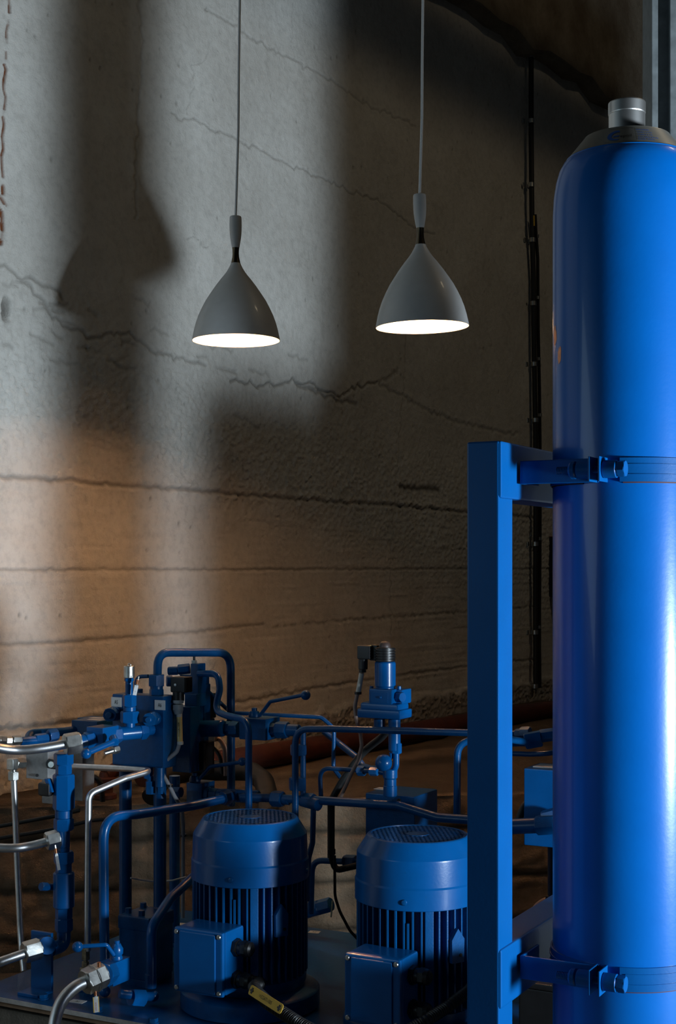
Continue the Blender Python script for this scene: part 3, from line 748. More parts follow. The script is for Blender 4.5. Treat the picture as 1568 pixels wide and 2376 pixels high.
mb = MB(); poly = []
for cx_, cy_, a0 in ((L - .006, hw - .006, 0), (.004, hw - .004, PI / 2), (.004, -hw + .004, PI), (L - .006, -hw + .006, 1.5 * PI)):
    rr = .006 if cx_ > .1 or cx_ > L / 2 else .004
    for k in range(5): a = a0 + PI / 2 * k / 4; poly.append((cx_ + rr * math.cos(a), cy_ + rr * math.sin(a)))
ctr = (p0 + p1) / 2
mb.prism(poly, p0 + nn * .012, ux, uy, .0012); bmesh.ops.recalc_face_normals(mb.bm, faces=mb.bm.faces)
mk = obj('cable_marker', mb, YELLOW); tag(mk, 'yellow plastic marker plate with black code tied on the corrugated conduit', 'marker')
mb = MB(); lettering(mb, '=1CGAT1-1005', .0105, ctr + nn * .0135, ux, uy, .62); obj('lettering', mb, INK, mk)
for s_, nm in ((.0085, 'tie'), (L - .0095, 'tie')):
    mb = MB(); mb.box(p0 + ux * s_ + nn * .0135, .005, .012, .0015, (ux, uy, nn), .0005); mb.box(p0 + ux * s_ + nn * .0142, .009, .004, .002, (ux, uy, nn), .0005); obj(nm, mb, BLACKP, mk, 'black cable tie')
# ------------------------------------------------------------------ pipework helpers: points are (column, row, metres behind the plate's front edge)
def SP(q): return S(*q)
def rad(w_, q): return w_ / 2 * dep(q[0], q[2]) / F
def pipe(name, label, cat, mat, pts, w_, bend=40, nuts=(), group=None, n=18, tubename='tube'):
    t = thing(name, label, cat, SP(pts[0]), group)
    r = rad(w_, pts[0]); mb = MB(); mb.tube(catmull([SP(q) for q in pts]) if bend < 0 else [SP(q) for q in pts], r, n, max(0, bend) * dep(pts[0][0], pts[0][2]) / F)
    obj(tubename, mb, mat, t)
    for nt_ in nuts: fitting(t, *nt_)
    return t
def fitting(t, kind, qa, qb, w_, mat=None, name=None, ph=.3, label=None):
    "hex / cyl / ball piece between two pixel points; w_ = overall width in pixels"
    mat = mat or BLUE_DULL; a, b = SP(qa), SP(qb); r = rad(w_, qa); mb = MB()
    if kind == 'hex': mb.hexa(a, b, r, ph)
    elif kind == 'cyl': mb.cyl(a, b, r, 24, r * .12)
    elif kind == 'cone': mb.cone(a, b, r, r * .7, 24)
    elif kind == 'ball': mb.sphere(a, r, 24)
    elif kind == 'knurl': mb.lathe([(r * .92, 0), (r, r * .1), (r, (b - a).length - r * .1), (r * .92, (b - a).length)], a, b - a, 32)
    return obj(name or {'hex': 'nut', 'cyl': 'sleeve', 'cone': 'cone', 'ball': 'ball', 'knurl': 'cap'}[kind], mb, mat, t, label)
def vbox(t, name, q, wx, dy, hz, mat=None, bev=.002, ax=SKID, label=None):
    "box whose front face is centred on the pixel; wx, hz in pixels, dy in metres"
    mat = mat or BLUE_DULL; c = SP(q); k = dep(q[0], q[2]) / F; mb = MB(); mb.box(c + B * (dy / 2), wx * k / math.cos(TH), dy, hz * k, ax, bev)
    return obj(name, mb, mat, t, label)
def tagplate(label, q0, q1, w_, mat, txt=None, ink=None, edge=None):
    "small hanging tag with a copper crimp and a wire loop"
    a, b = SP(q0), SP(q1); dv = (b - a).normalized(); nrm = Vector((.35, -.93, 0)); nrm = (nrm - dv * nrm.dot(dv)).normalized(); sx = dv.cross(nrm)
    L = (b - a).length; wm = w_ * dep(q0[0], q0[2]) / F
    t = thing('hanging_tag', label, 'tag', b, 'tags wired to the pipe fittings')
    mb = MB(); mb.box((a + b) / 2, wm, L, .0008, (sx, dv, nrm)); pl = obj('plate', mb, mat, t)
    if edge:
        mb = MB(); mb.box((a + b) / 2 + sx * (wm * .42 * (1 if sx.x < 0 else -1)), wm * .14, L, .001, (sx, dv, nrm)); mb.box((a + b) / 2 - sx * (wm * .43 * (1 if sx.x < 0 else -1)), wm * .12, L, .001, (sx, dv, nrm)); obj('edge_stripe', mb, edge, pl)
    if txt:
        mb = MB(); lettering(mb, txt, wm * .36, (a + b) / 2 + dv * (L * .12) + nrm * .0007 + sx * wm * .05, dv, -sx if (-sx).cross(dv).dot(nrm) < 0 else sx, .62); obj('lettering', mb, ink or INK, pl)
    mb = MB(); mb.cyl(a - dv * .014, a - dv * .003, .0034, 12); obj('crimp', mb, COPPER, t, 'copper crimp')
    mb = MB(); mb.tube([a + dv * .004 + sx * .002, a - dv * .006, a - dv * .022], .0009, 6); mb.tube([a + dv * .004 - sx * .002, a - dv * .006 - sx * .0015, a - dv * .022 - sx * .0015], .0009, 6); obj('wire', mb, NUT, t, 'thin bright wire')
    return t

# ------------------------------------------------------------------ left end: vertical valve stack with its bracket
q = (95, 2232, .075)
t = thing('pipe_bracket', 'upright blue bracket plate on the far left of the base plate', 'bracket', SP((95, 2300, .075)))
p = SP((95, 2300, .075)); p.z = PLATE_Z; hz = (SP((95, 2162, .075)).z - PLATE_Z)
mb = MB(); mb.box(p + Z * hz / 2 + B * .004, .060, .008, hz, SKID, .0015); obj('plate', mb, BLUE, t)
mb = MB(); mb.box(p - B * .022 + Z * .004, .060, .05, .008, SKID, .0015); obj('foot', mb, BLUE, t)
fitting(t, 'hex', (110, 2194, .04), (100, 2198, .074), 46, BLUE, 'nut', .1)
fitting(t, 'cyl', (114, 2174, .066), (113, 2174, .0745), 7, BLACKP, 'bolt_hole')
bo = .135
t = thing('valve_stack', 'tall vertical stack of blue hexagonal couplings behind the bracket plate', 'valve', SP((148, 2200, bo)))
X0 = 147.5
for kind, y0, y1, w_, nm in (('hex', 1747, 1774, 46, 'coupling'), ('hex', 1774, 1797, 38, 'coupling'), ('hex', 1796, 1878, 51, 'valve_body'), ('cyl', 1878, 1899, 40, 'neck'), ('hex', 1898, 1926, 47, 'union_nut'), ('cyl', 1925, 1966, 29, 'neck'),
        ('cyl', 1964, 1978, 27, 'neck'), ('hex', 1975, 2003, 46, 'union_nut'), ('hex', 2001, 2024, 37, 'coupling'), ('cyl', 2023, 2106, 49, 'valve_body'), ('hex', 2105, 2131, 40, 'coupling'), ('hex', 2130, 2160, 42, 'union_nut')):
    x = X0 + (y0 - 1747) * .0015; fitting(t, kind, (x, y1, bo), (x, y0, bo), w_, BLUE, nm, .55)
mb = MB(); mb.tube([SP((148, 2156, bo)), SP((148, 2192, bo)), SP((118, 2203, .09))], rad(32, (148, 2170, bo)), 20, .03); obj('elbow', mb, BLUE, t)
fitting(t, 'cyl', (126, 2058, bo), (108, 2058, .11), 16, BLUE, 'side_plug')
fitting(t, 'hex', (109, 2058, .112), (95, 2057, .095), 21, BLUE, 'side_nut')
fitting(t, 'cyl', (124, 1832, bo), (114, 1832, .12), 12, BLUE, 'lever_stem')
mb = MB(); mb.box(SP((106, 1831, .112)), .035, .020, .032, SKID, .006); obj('lever_knob', mb, BLACKP, t, 'black lever knob')
mb = MB(); mb.box(SP((116, 1822, .112)), .012, .014, .034, (A, B, (Z - A * .45).normalized()), .002); obj('lever', mb, BLUE, t)
# bright tubes coming in from the left
pipe('steel_tube', 'bright steel tube at the left edge, highest of the three level ones', 'tube', ZINC, [(-620, 1600, -.34), (-300, 1630, -.22), (-90, 1694, -.10), (-30, 1728, -.03), (30, 1740, .03), (90, 1737, .07), (162, 1725, .125)], 23, -1,
     [('hex', (150, 1728, .118), (186, 1722, .148), 52, NUT, 'union_nut', .15)], 'bright tubes from the left')
pipe('steel_tube', 'bright steel tube at the left edge, running to the middle of the valve stack', 'tube', ZINC, [(-620, 1880, -.2), (-300, 1905, -.10), (-90, 1943, -.01), (-30, 1964, .02), (30, 1968, .05), (70, 1963, .08), (125, 1949, .11)], 20, -1,
     [('hex', (107, 1953, .095), (137, 1945, .12), 44, NUT, 'union_nut', .15)], 'bright tubes from the left')
pipe('steel_tube', 'bright steel tube at the left edge, running up to the bracket plate', 'tube', ZINC, [(-520, 2420, -.38), (-260, 2328, -.22), (0, 2232, -.045), (75, 2206, .02)], 23, 40,
     [('hex', (55, 2211, .005), (93, 2200, .04), 50, NUT, 'union_nut', .15)], 'bright tubes from the left')
pipe('steel_tube', 'bright steel tube bending down out of the picture in front of the base plate edge', 'tube', ZINC, [(118, 2470, -.22), (124, 2390, -.19), (140, 2330, -.16), (175, 2290, -.125), (222, 2270, -.08)], 30, -1,
     [('hex', (196, 2280, -.105), (240, 2260, -.06), 62, NUT, 'union_nut', .1)], 'bright tubes from the left')
pipe('steel_tube', 'long thin bright tube rising beside the blue pipe, bent back under the valve block', 'tube', ZINC, [(203, 2206, .13), (204, 1995, .13), (206, 1842, .13), (290, 1806, .22), (352, 1788, .295), (300, 1784, .31), (162, 1778, .345)], 15.5, 22,
     [('hex', (199, 2226, .13), (199, 2200, .13), 21, BRASS, 'nut', .2), ('cyl', (199, 2232, .13), (199, 2226, .13), 9, BRASS), ('hex', (198, 2247, .13), (198, 2231, .13), 17, BRASS, 'nut', .5)])
# stand for that tube
t = thing('tube_stand', 'short blue stub with brass block carrying the long bright tube', 'fitting', SP((198, 2320, .12)))
vbox(t, 'brass_block', (193, 2262, .12), 20, .03, 30, BRASS, .002)
p = SP((200, 2330, .135)); p.z = PLATE_Z; q = Vector(p); q.z = SP((200, 2277, .135)).z
mb = MB(); mb.cyl(p, q, rad(34, (200, 2300, .135)), 28, .001); obj('stub', mb, BLUE, t)

# ------------------------------------------------------------------ lower-left ball valve with lever
def ball_valve(label, q, size, lever, ball, hexes, mat=BLUE, stem_up=None):
    pass
bo = -.01
t = thing('ball_valve', 'blue block ball valve with ball-ended lever at the lower left, bright nut on its front', 'valve', SP((275, 2290, bo)), 'ball valves with levers')
c = SP((263, 2263, bo)); k = dep(263, bo) / F
mb = MB(); mb.box(c - A * .018 + B * .032, .036, .064, 54 * k, SKID, .0015); obj('body', mb, BLUE, t)
fitting(t, 'hex', (237, 2262, -.064), (252, 2257, -.022), 58, BLUE, 'union_nut', .1); fitting(t, 'cyl', (248, 2258, -.03), (256, 2256, .0), 36, BLUE, 'sleeve')
st = c - A * .016 + B * .034 + Z * (27 * k); mb = MB(); mb.lathe([(.0125, -.006), (.0125, .004), (.0105, .008), (.0135, .012), (.0140, .022), (.0095, .030), (.0080, .034), (.0060, .034), (.0060, .040), (.004, .041)], st, Z, 28); obj('stem', mb, BLUE, t)
l0, l1, l2 = SP((264, 2216, .012)), SP((247, 2192, -.005)), SP((186, 2196, -.04))
mb = MB(); mb.tube([l0, l1, l2], .0046, 12, .008); lv = obj('lever', mb, BLUE, t)
mb = MB(); mb.sphere(SP((180, 2197, -.044)), rad(25, (180, 2197, -.044)), 24); obj('ball', mb, BLUE, lv)
fitting(t, 'ball', (243, 2300, .11), (243, 2300, .11), 27, BLUE, 'end_cap')
tagplate('white tag with yellow edge hanging under the big nut at the lower left', (222, 2313, -.09), (224, 2349, -.09), 14, WHITEP, 'NOTA VALVE', REDINK, YELLOW)
tagplate('narrow pale tag hanging beside the vertical valve stack', (131, 1983, .09), (137, 2019, .09), 7, WHITEP, 'A.7', INK)
mb = MB(); u, v, ax = basis_from(SP((240, 2260, -.06)) - SP((196, 2280, -.105)))
mb.tube([SP((218, 2270, -.082)) + (u * math.cos(a) + v * math.sin(a)) * (rad(64, (218, 2270, -.08))) for a in [2 * PI * i / 28 for i in range(28)]], .0010, 6, 0, True); tag(obj('seal_wire', mb, NUT), 'thin wire loop with copper crimp round the big lower nut', 'wire')
w_ = bpy.data.objects['seal_wire']; mb = MB(); mb.cyl(SP((230, 2244, -.09)), SP((230, 2232, -.09)), .0042, 14, .0008); obj('crimp', mb, COPPER, w_, 'copper crimp')

# small elbow line and pump head near the left motor
pipe('blue_pipe', 'short fat blue pipe rising from a ball elbow beside the left motor, then slanting back', 'pipe', BLUE, [(351, 2292, .115), (351, 2150, .115), (395, 2085, .20), (448, 2035, .30)], 23, 40,
     [('cyl', (350, 2292, .115), (350, 2259, .115), 27, BLUE, 'collar'), ('ball', (356, 2311, .115), (356, 2311, .115), 26, BLUE, 'elbow_ball'), ('cyl', (352, 2312, .11), (330, 2312, .085), 22, BLUE, 'neck'), ('hex', (333, 2316, .085), (303, 2314, .055), 42, BLUE, 'nut', .2), ('cyl', (304, 2308, .05), (277, 2305, .03), 22, BLUE, 'stub')])
t = thing('pump_head', 'dark blue square pump head block with bolted lid behind the lower-left valve', 'pump', SP((310, 2290, .21)))
c = SP((310, 2215, .21)); k = dep(310, .21) / F
mb = MB(); mb.box(c + B * .05 - Z * (0), 86 * k, .10, 118 * k, SKID, .004); obj('body', mb, BLUE_DULL, t)
mb = MB(); mb.box(c + B * .05 + Z * (72 * k), 90 * k, .105, 34 * k, SKID, .005); obj('lid', mb, BLUE_DULL, t)
c2 = c + Z * (89 * k)
for i, j in ((-.03, .02), (.012, .015), (.03, .05), (-.03, .08)):
    mb = MB(); mb.hexa(c2 + A * i + B * j - Z * .001, c2 + A * i + B * j + Z * .012, .008); obj('bolt', mb, BLUE_DULL, t)
p = Vector(c + B * .05); p.z = PLATE_Z; mb = MB(); mb.box(p + Z * ((c.z - 59 * k - PLATE_Z) / 2), .08, .1, c.z - 59 * k - PLATE_Z + .004, SKID, .003); obj('foot', mb, BLUE_DULL, t)

# big blue pipe: upright at the left, then running back to the dark valve
pipe('blue_pipe', 'thick bright blue pipe rising at the left and bending back over toward the left motor', 'pipe', BLUE, [(244, 2305, .115), (241, 2100, .115), (240, 1896, .115), (320, 1889, .22), (450, 1869, .36), (520, 1853, .44)], 23, 50,
     [('hex', (516, 1853, .435), (534, 1848, .46), 34, BLUE_DULL, 'nut'), ('cyl', (534, 1848, .46), (562, 1846, .50), 26, BLUE_DULL, 'sleeve')], None, 22)

# ------------------------------------------------------------------ valve block with plugs, stickers
bo = .33
t = thing('valve_block', 'big blue hydraulic valve block with two white letter-number stickers', 'valve block', SP((320, 1778, bo)))
c = SP((319, 1696, bo)); k = dep(319, bo) / F
BW, BH, BD = 131 * k / math.cos(TH) * .985, 166 * k, .055
mb = MB(); mb.box(c + B * BD / 2, BW, BD, BH, SKID, .003); vb = obj('block', mb, BLUE_DULL, t)
for (px, py), s in (((270, 1629), 'A5'), ((371, 1636), 'A6')):
    p = SP((px, py, bo - .0006)); mb = MB(); mb.box(p, 26 * k / math.cos(TH), .0008, 22.5 * k, SKID); sk_ = obj('sticker', mb, WHITEP, vb, 'white sticker ' + s)
    mb = MB(); lettering(mb, s, .0145, p - B * .0008, A, Z, .62); obj('lettering', mb, INK, sk_)
for (px, py, py2, wd) in ((262, 1656, 1659, 34), (354, 1667, 1670, 34)):
    fitting(t, 'cyl', (px + 6, py, bo), (px - 1, py, bo - .02), wd * .95, BLUE_DULL, 'plug_collar')
    fitting(t, 'hex', (px - 1, py, bo - .02), (px - 8, py2, bo - .05), wd, BLUE_DULL, 'plug', .2)
    fitting(t, 'cyl', (px - 8, py2, bo - .0495), (px - 11, py2 + 1, bo - .058), wd * .42, BLUE_DULL, 'plug_stud')
for px, py in ((300, 1783), (318, 1782)):
    fitting(t, 'hex', (px, py, bo + .03), (px, py - 7, bo + .03), 11, BLUE_DULL, 'bolt')
fitting(t, 'hex', (343, 1806, bo), (345, 1780, bo), 22, BLUE_DULL, 'lower_nut'); fitting(t, 'hex', (349, 1842, bo), (349, 1812, bo), 24, BLUE_DULL, 'lower_nut'); fitting(t, 'cyl', (348, 1816, bo), (348, 1800, bo), 16, BLUE_DULL, 'lower_neck')
fitting(t, 'hex', (372, 1842, bo), (372, 1822, bo), 14, BLUE_DULL, 'lower_nut'); fitting(t, 'cyl', (371, 1826, bo), (371, 1780, bo), 22, BLUE_DULL, 'lower_neck')
# round legs under it
for x0, y0, w_, b_ in ((291, 1779, 29, .365), (371, 1781, 30, .375), (405, 1800, 25, .56)):
    p = SP((x0, y0, b_)); g = Vector(p); g.z = PLATE_Z; r = rad(w_, (x0, y0, b_)); 
    mb = MB(); mb.cyl(g, p, r, 24); mb.box(g + Z * .004, r * 3, r * 3, .008, SKID, .001); obj('leg', mb, BLUE_DULL, t)

# test line on the front of the block: valve, tee, riser and bright test-point cap
t = thing('test_line', 'blue fitting line with upright riser and bright knurled cap in front of the valve block', 'fitting', SP((300, 1715, .29)))
fitting(t, 'cyl', (184, 1722, .148), (202, 1718, .165), 32, BLUE, 'collar'); fitting(t, 'hex', (198, 1719, .162), (217, 1714, .18), 40, BLUE, 'union_nut', .2)
c = SP((238, 1708, .205)); mb = MB(); mb.box(c, .05, .062, .048, SKID, .003); obj('valve_body', mb, BLUE, t)
fitting(t, 'hex', (254, 1706, .225), (277, 1703, .25), 44, BLUE, 'union_nut', .4)
fitting(t, 'cyl', (277, 1703, .25), (325, 1698, .295), 33, BLUE, 'tee_body'); fitting(t, 'hex', (322, 1697, .295), (338, 1694, .312), 42, BLUE, 'union_nut', .2); fitting(t, 'cyl', (338, 1694, .312), (352, 1692, .332), 28, BLUE, 'sleeve')
xr, br = 302, .275
for kind, y0, y1, w_, nm in (('cyl', 1676, 1704, 24, 'neck'), ('hex', 1650, 1677, 45, 'union_nut'), ('cyl', 1639, 1651, 29, 'neck'), ('hex', 1612, 1639, 33, 'coupling'), ('cyl', 1580, 1613, 18, 'riser'), ('hex', 1573, 1581, 22, 'coupling')):
    x = xr + (1700 - y0) * -.02; fitting(t, kind, (x, y1, br), (x, y0, br), w_, BLUE, nm, .45)
fitting(t, 'knurl', (299.5, 1573, br), (299.5, 1545, br), 25, NUT, 'knurled_cap', .3, 'bright knurled metal cap')
p = SP((300, 1543, br)); mb = MB(); mb.tube([p + A * (.004 * math.cos(a)) + Z * (.004 * math.sin(a)) for a in [2 * PI * i / 14 for i in range(14)]], .0012, 6, 0, True); obj('chain_ring', mb, NUT, t, 'tiny bright ring')
fitting(t, 'cyl', (262, 1712, .175), (266, 1722, .165), 20, BLUE, 'lever_hub')
l0, l1 = SP((262, 1722, .165)), SP((207, 1745, .105)); mb = MB(); mb.tube([l0, (l0 * .5 + l1 * .5), l1], .0070, 14); lv = obj('lever', mb, BLUE, t)
mb = MB(); mb.sphere(SP((200, 1749, .098)), rad(24, (200, 1749, .1)), 24); obj('ball', mb, BLUE, lv)
fitting(t, 'hex', (262, 1741, .22), (274, 1738, .235), 20, NUT, 'drain_nut', .2, 'bright small nut'); fitting(t, 'cyl', (242, 1748, .2), (262, 1742, .22), 10, NUT, 'drain_stub')
tagplate('white tag wired to the riser with the bright knurled cap', (317, 1590, .262), (312, 1613, .262), 9, WHITEP, 'A 5', INK)
# second valve line behind it
t = thing('return_line', 'dark blue fitting line behind the bright tube, bright nuts at its left end', 'fitting', SP((120, 1710, .40)))
fitting(t, 'hex', (-4, 1716, .22), (12, 1717, .24), 22, NUT, 'bright_nut', .2, 'bright hexagon nut'); fitting(t, 'hex', (12, 1718, .24), (26, 1718, .255), 22, NUT, 'bright_nut', .5, 'bright hexagon nut'); fitting(t, 'hex', (28, 1718, .257), (48, 1717, .28), 22, NUT, 'bright_nut', .3, 'bright hexagon nut')
fitting(t, 'cyl', (47, 1720, .28), (92, 1717, .33), 20, BLUE, 'sleeve'); fitting(t, 'hex', (82, 1716, .32), (110, 1713, .35), 26, BLUE, 'union_nut', .2); fitting(t, 'hex', (112, 1708, .352), (132, 1704, .375), 30, BLUE, 'union_nut', .5)
mb = MB(); mb.tube([SP((66, 1716, .36)), SP((70, 1702, .38)), SP((150, 1698, .44)), SP((250, 1683, .54))], .0115, 18, .02); obj('bent_tube', mb, BLUE_DULL, t)
c = SP((212, 1692, .49)); mb = MB(); mb.box(c, .085, .06, .05, SKID, .003); obj('valve_body', mb, BLUE_DULL, t)
c = SP((225, 1686, .60)); mb = MB(); mb.box(c, .09, .06, .05, SKID, .003); obj('second_valve_body', mb, BLUE_DULL, t)
for q, bo_ in (((222, 1690), .49), ((225, 1681), .585)):
    p = SP((q[0], q[1], bo_)); p.z = SP((212, 1692, .49)).z + .0255 if bo_ < .5 else SP((225, 1686, .60)).z + .0255
    mb = MB(); mb.box(p, .042, .024, .0008, SKID); obj('sticker', mb, WHITEP, t, 'pale sticker on top')

# ------------------------------------------------------------------ grey block with bright elbow, far left behind the stack
t = thing('junction_block', 'grey aluminium junction block with bright elbow behind the valve stack', 'block', P(110, 1870, 3.72))
def pbox(t, name, x0, x1, y0, y1, d, dy, mat, ax=SKID, bev=.002, lab=None):
    a, b = P(x0, y0, d), P(x1, y1, d); c = (a + b) / 2; mb = MB(); mb.box(c + ax[1] * (dy / 2), abs(b.x - a.x) / ax[0].x, dy, abs(a.z - b.z), ax, bev); return obj(name, mb, mat, t, lab)
pbox(t, 'main_block', 57, 114, 1742, 1808, 3.62, .045, ALU); pbox(t, 'lower_block', 95, 128, 1808, 1865, 3.66, .05, ALU); pbox(t, 'side_block', 160, 193, 1742, 1858, 3.70, .05, ALU)
mb = MB(); mb.cyl(P(86, 1799, 3.615), P(86, 1799, 3.630), rad(7, (86, 1799, .4)), 16); obj('port', mb, BLACKP, t, 'small dark port')
for a, b, w_, m in (((116, 1772, 3.60), (128, 1774, 3.63), 24, BLACKP), ((118, 1774, 3.595), (125, 1775, 3.615), 16, NUT)):
    mb = MB(); mb.hexa(P(*a), P(*b), w_ / 2 * 3.62 / F, .2); obj('plug', mb, m, t)
mb = MB(); mb.cyl(P(56, 1770, 3.63), P(46, 1770, 3.62), .010, 20); mb.hexa(P(54, 1770, 3.625), P(35, 1771, 3.60), .0145, .2); mb.box(P(29, 1773, 3.59), .022, .022, .028, SKID, .003); mb.cyl(P(31, 1778, 3.59), P(31, 1797, 3.59), .0075, 18); mb.hexa(P(31, 1810, 3.59), P(31, 1790, 3.59), .0145, .2); obj('elbow', mb, NUT, t, 'bright metal elbow')
mb = MB(); mb.tube([P(32, 1808, 3.59), P(36, 1900, 3.59), P(40, 2000, 3.58), P(48, 2180, 3.56), P(56, 2254, 3.52)], .0082, 16, .2); obj('downpipe', mb, ZINC, t, 'thin bright downpipe')
mb = MB(); mb.tube([P(192, 1806, 3.75), P(205, 1803, 3.78), P(222, 1802, 3.8), P(236, 1820, 3.8), P(238, 1860, 3.8)], .0072, 12, .03); tag(obj('black_hose', mb, RUBBER), 'small black hose bending over to the right of the grey block', 'hose')
t = thing('red_valve', 'dull red valve standing on the plinth behind the long bright tube', 'valve', P(243, 1853, 4.35))
RV = simple('dull_red_valve_paint', (.07, .014, .006), .6); p = P(244, 1853, 4.36); p.z = ZC + PT
mb = MB(); mb.lathe([(.035, 0), (.035, .012), (.024, .018), (.024, .045), (.036, .050), (.036, .062), (.02, .066), (.016, .08)], p, Z, 28); obj('body', mb, RV, t)
mb = MB(); mb.tube([p + Z * .07, p + Vector((.03, .03, .085)), p + Vector((.10, .12, .085))], .022, 20, .05); obj('outlet', mb, RV, t)
# ------------------------------------------------------------------ centre: loop pipe, solenoid valve on the block
pipe('blue_pipe', 'thick blue loop pipe arching over the valve block and down behind it', 'pipe', BLUE_DULL, [(365, 1578, .36), (366, 1514, .38), (535, 1514, .60), (536, 1870, .60)], 20, 42,
     [('hex', (363, 1592, .357), (363, 1565, .357), 40, BLUE_DULL, 'union_nut', .1), ('cyl', (363, 1600, .357), (363, 1590, .357), 30, BLUE_DULL, 'neck'), ('hex', (363, 1616, .357), (363, 1598, .357), 34, BLUE_DULL, 'coupling', .4)])
pipe('blue_pipe', 'thin blue pipe curving down from the loop pipe nut behind the bright-capped riser', 'pipe', BLUE_DULL, [(344, 1569, .42), (316, 1570, .42), (315, 1603, .42), (323, 1612, .42)], 9, 22, [('cyl', (324, 1613, .42), (324, 1598, .42), 15, BLUE_DULL, 'collar')])
bo = .50
t = thing('solenoid_valve', 'dark blue valve column beside the valve block, with black plug on its front', 'valve', SP((450, 1790, bo)))
def vb2(nm, x0, x1, y0, y1, b_, dy, mat=BLUE_DULL, bev=.002, lab=None): return vbox(t, nm, ((x0 + x1) / 2, (y0 + y1) / 2, b_), x1 - x0, dy, y1 - y0, mat, bev, SKID, lab)
vb2('column', 441, 460, 1540, 1615, bo, .035); vb2('upper_body', 415, 462, 1566, 1612, bo + .01, .05); vb2('middle_body', 427, 457, 1610, 1640, bo - .01, .045); vb2('lower_column', 438, 462, 1612, 1712, bo + .01, .05); vb2('lower_body', 418, 460, 1688, 1722, bo, .05); vb2('side_body', 462, 474, 1588, 1690, bo + .03, .03)
fitting(t, 'hex', (390, 1557, .49), (413, 1556, .50), 20, BLUE_DULL, 'nut'); fitting(t, 'hex', (413, 1554, .50), (441, 1551, .515), 24, BLUE_DULL, 'nut', .5); fitting(t, 'cyl', (386, 1580, .47), (400, 1580, .48), 26, BLUE_DULL, 'sleeve')
fitting(t, 'hex', (450.5, 1540, bo + .015), (450.5, 1532, bo + .015), 13, NUT, 'bright_nut', .3, 'bright small nut'); fitting(t, 'cyl', (450.5, 1533, bo + .015), (450.5, 1520, bo + .015), 6, BLACKP, 'stem'); fitting(t, 'cyl', (450.5, 1521, bo + .015), (450.5, 1514, bo + .015), 12, BLACKP, 'stem_cap')
vb2('rear_body', 398, 442, 1640, 1792, bo - .04, .045); vb2('lower_rear', 440, 474, 1722, 1800, bo + .0, .05, BLACKP, .004, 'black rear housing'); vb2('coil', 462, 483, 1610, 1668, bo + .06, .04, BLACKP, .003, 'black coil housing'); vb2('bracket', 428, 480, 1668, 1700, bo + .06, .04, BLUE_DULL)
t = thing('cable_plug', 'small beige plug with beige and grey cables looping under the dark valve column', 'plug', SP((485, 1740, .60)))
vbox(t, 'plug_body', (484, 1712, .60), 26, .03, 18, simple('beige_plastic', (.20, .14, .09), .5), .003)
mb = MB(); mb.tube([SP((496, 1713, .62)), SP((512, 1716, .62)), SP((522, 1738, .62)), SP((524, 1800, .62))], rad(11, (512, 1716, .62)), 12, .03); obj('cable', mb, PINKC, t, 'beige cable')
mb = MB(); mb.tube([SP((456, 1800, .62)), SP((458, 1752, .62)), SP((486, 1728, .62)), SP((510, 1748, .62)), SP((516, 1795, .62))], rad(9, (486, 1728, .62)), 12, .05); obj('loop_cable', mb, RUBBER, t, 'dark looped cable')
t = thing('cable_plug', 'black square plug with grey gland and yellow sleeve in front of the valve column', 'plug', SP((415, 1720, .36)))
c = SP((421, 1588, .385)); k = dep(421, .385) / F
mb = MB(); mb.box(c, 40 * k, .036, 36 * k, SKID, .003); pb = obj('plug_body', mb, BLACKP, t)
for i in range(6):
    mb = MB(); mb.box(c + A * (20.4 * k) - B * (-.013 + i * .0052), .0015, .0022, 33 * k, SKID); obj('rib', mb, BLACKP, pb)
mb = MB(); mb.lathe([(.0032, 0), (.0032, .001), (.001, .0012)], c - B * .018 - A * .006 + Z * .0, -B, 16); obj('screw', mb, NUT, pb, 'bright screw')
fitting(t, 'cyl', (414, 1627, .375), (414, 1604, .375), 27, BLACKP, 'neck')
fitting(t, 'hex', (413, 1632, .372), (413, 1624, .372), 28, GREYP, 'gland_nut', .3, 'grey gland nut'); fitting(t, 'hex', (413, 1648, .372), (413, 1634, .372), 27, GREYP, 'gland_body', .1, 'grey gland'); fitting(t, 'cone', (413, 1646, .372), (414, 1657, .372), 25, GREYP, 'gland_cone')
fitting(t, 'cyl', (416, 1664, .372), (416, 1656, .372), 14, CLEAR, 'ferrule'); fitting(t, 'cyl', (417.5, 1724, .365), (416, 1662, .372), 13.5, SLEEVE, 'marker_sleeve', .3, 'pale yellow printed sleeve'); fitting(t, 'cyl', (418, 1728, .364), (418, 1720, .364), 15, CLEAR, 'ferrule')
a, b = SP((416.6, 1718, .3655)), SP((416, 1668, .3715)); dv = (b - a).normalized(); nr = Vector((-.1, -1, 0)); nr = (nr - dv * nr.dot(dv)).normalized()
mb = MB(); lettering(mb, '=1CGA-1004', .0068, (a + b) / 2 + nr * .0076, dv, nr.cross(dv), .9); obj('lettering', mb, INK, t)
mb = MB(); mb.tube([SP((417, 1724, .364)), SP((410, 1745, .36)), SP((388, 1762, .35)), SP((374, 1778, .34)), SP((378, 1798, .335)), SP((392, 1822, .34)), SP((406, 1850, .36)), SP((421, 1872, .40)), SP((425, 1910, .47)), SP((425, 2040, .50)), SP((424, 2130, .50))], rad(9.5, (400, 1750, .36)), 12, .02); obj('cable', mb, GREYC, t, 'grey cable')
for q in ((393, 1823, .34), (425, 1938, .48)):
    mb = MB(); mb.lathe([(.0085, -.003), (.0085, .003)], SP(q), Z, 14); obj('cable_tie', mb, BLACKP, t, 'black cable tie')
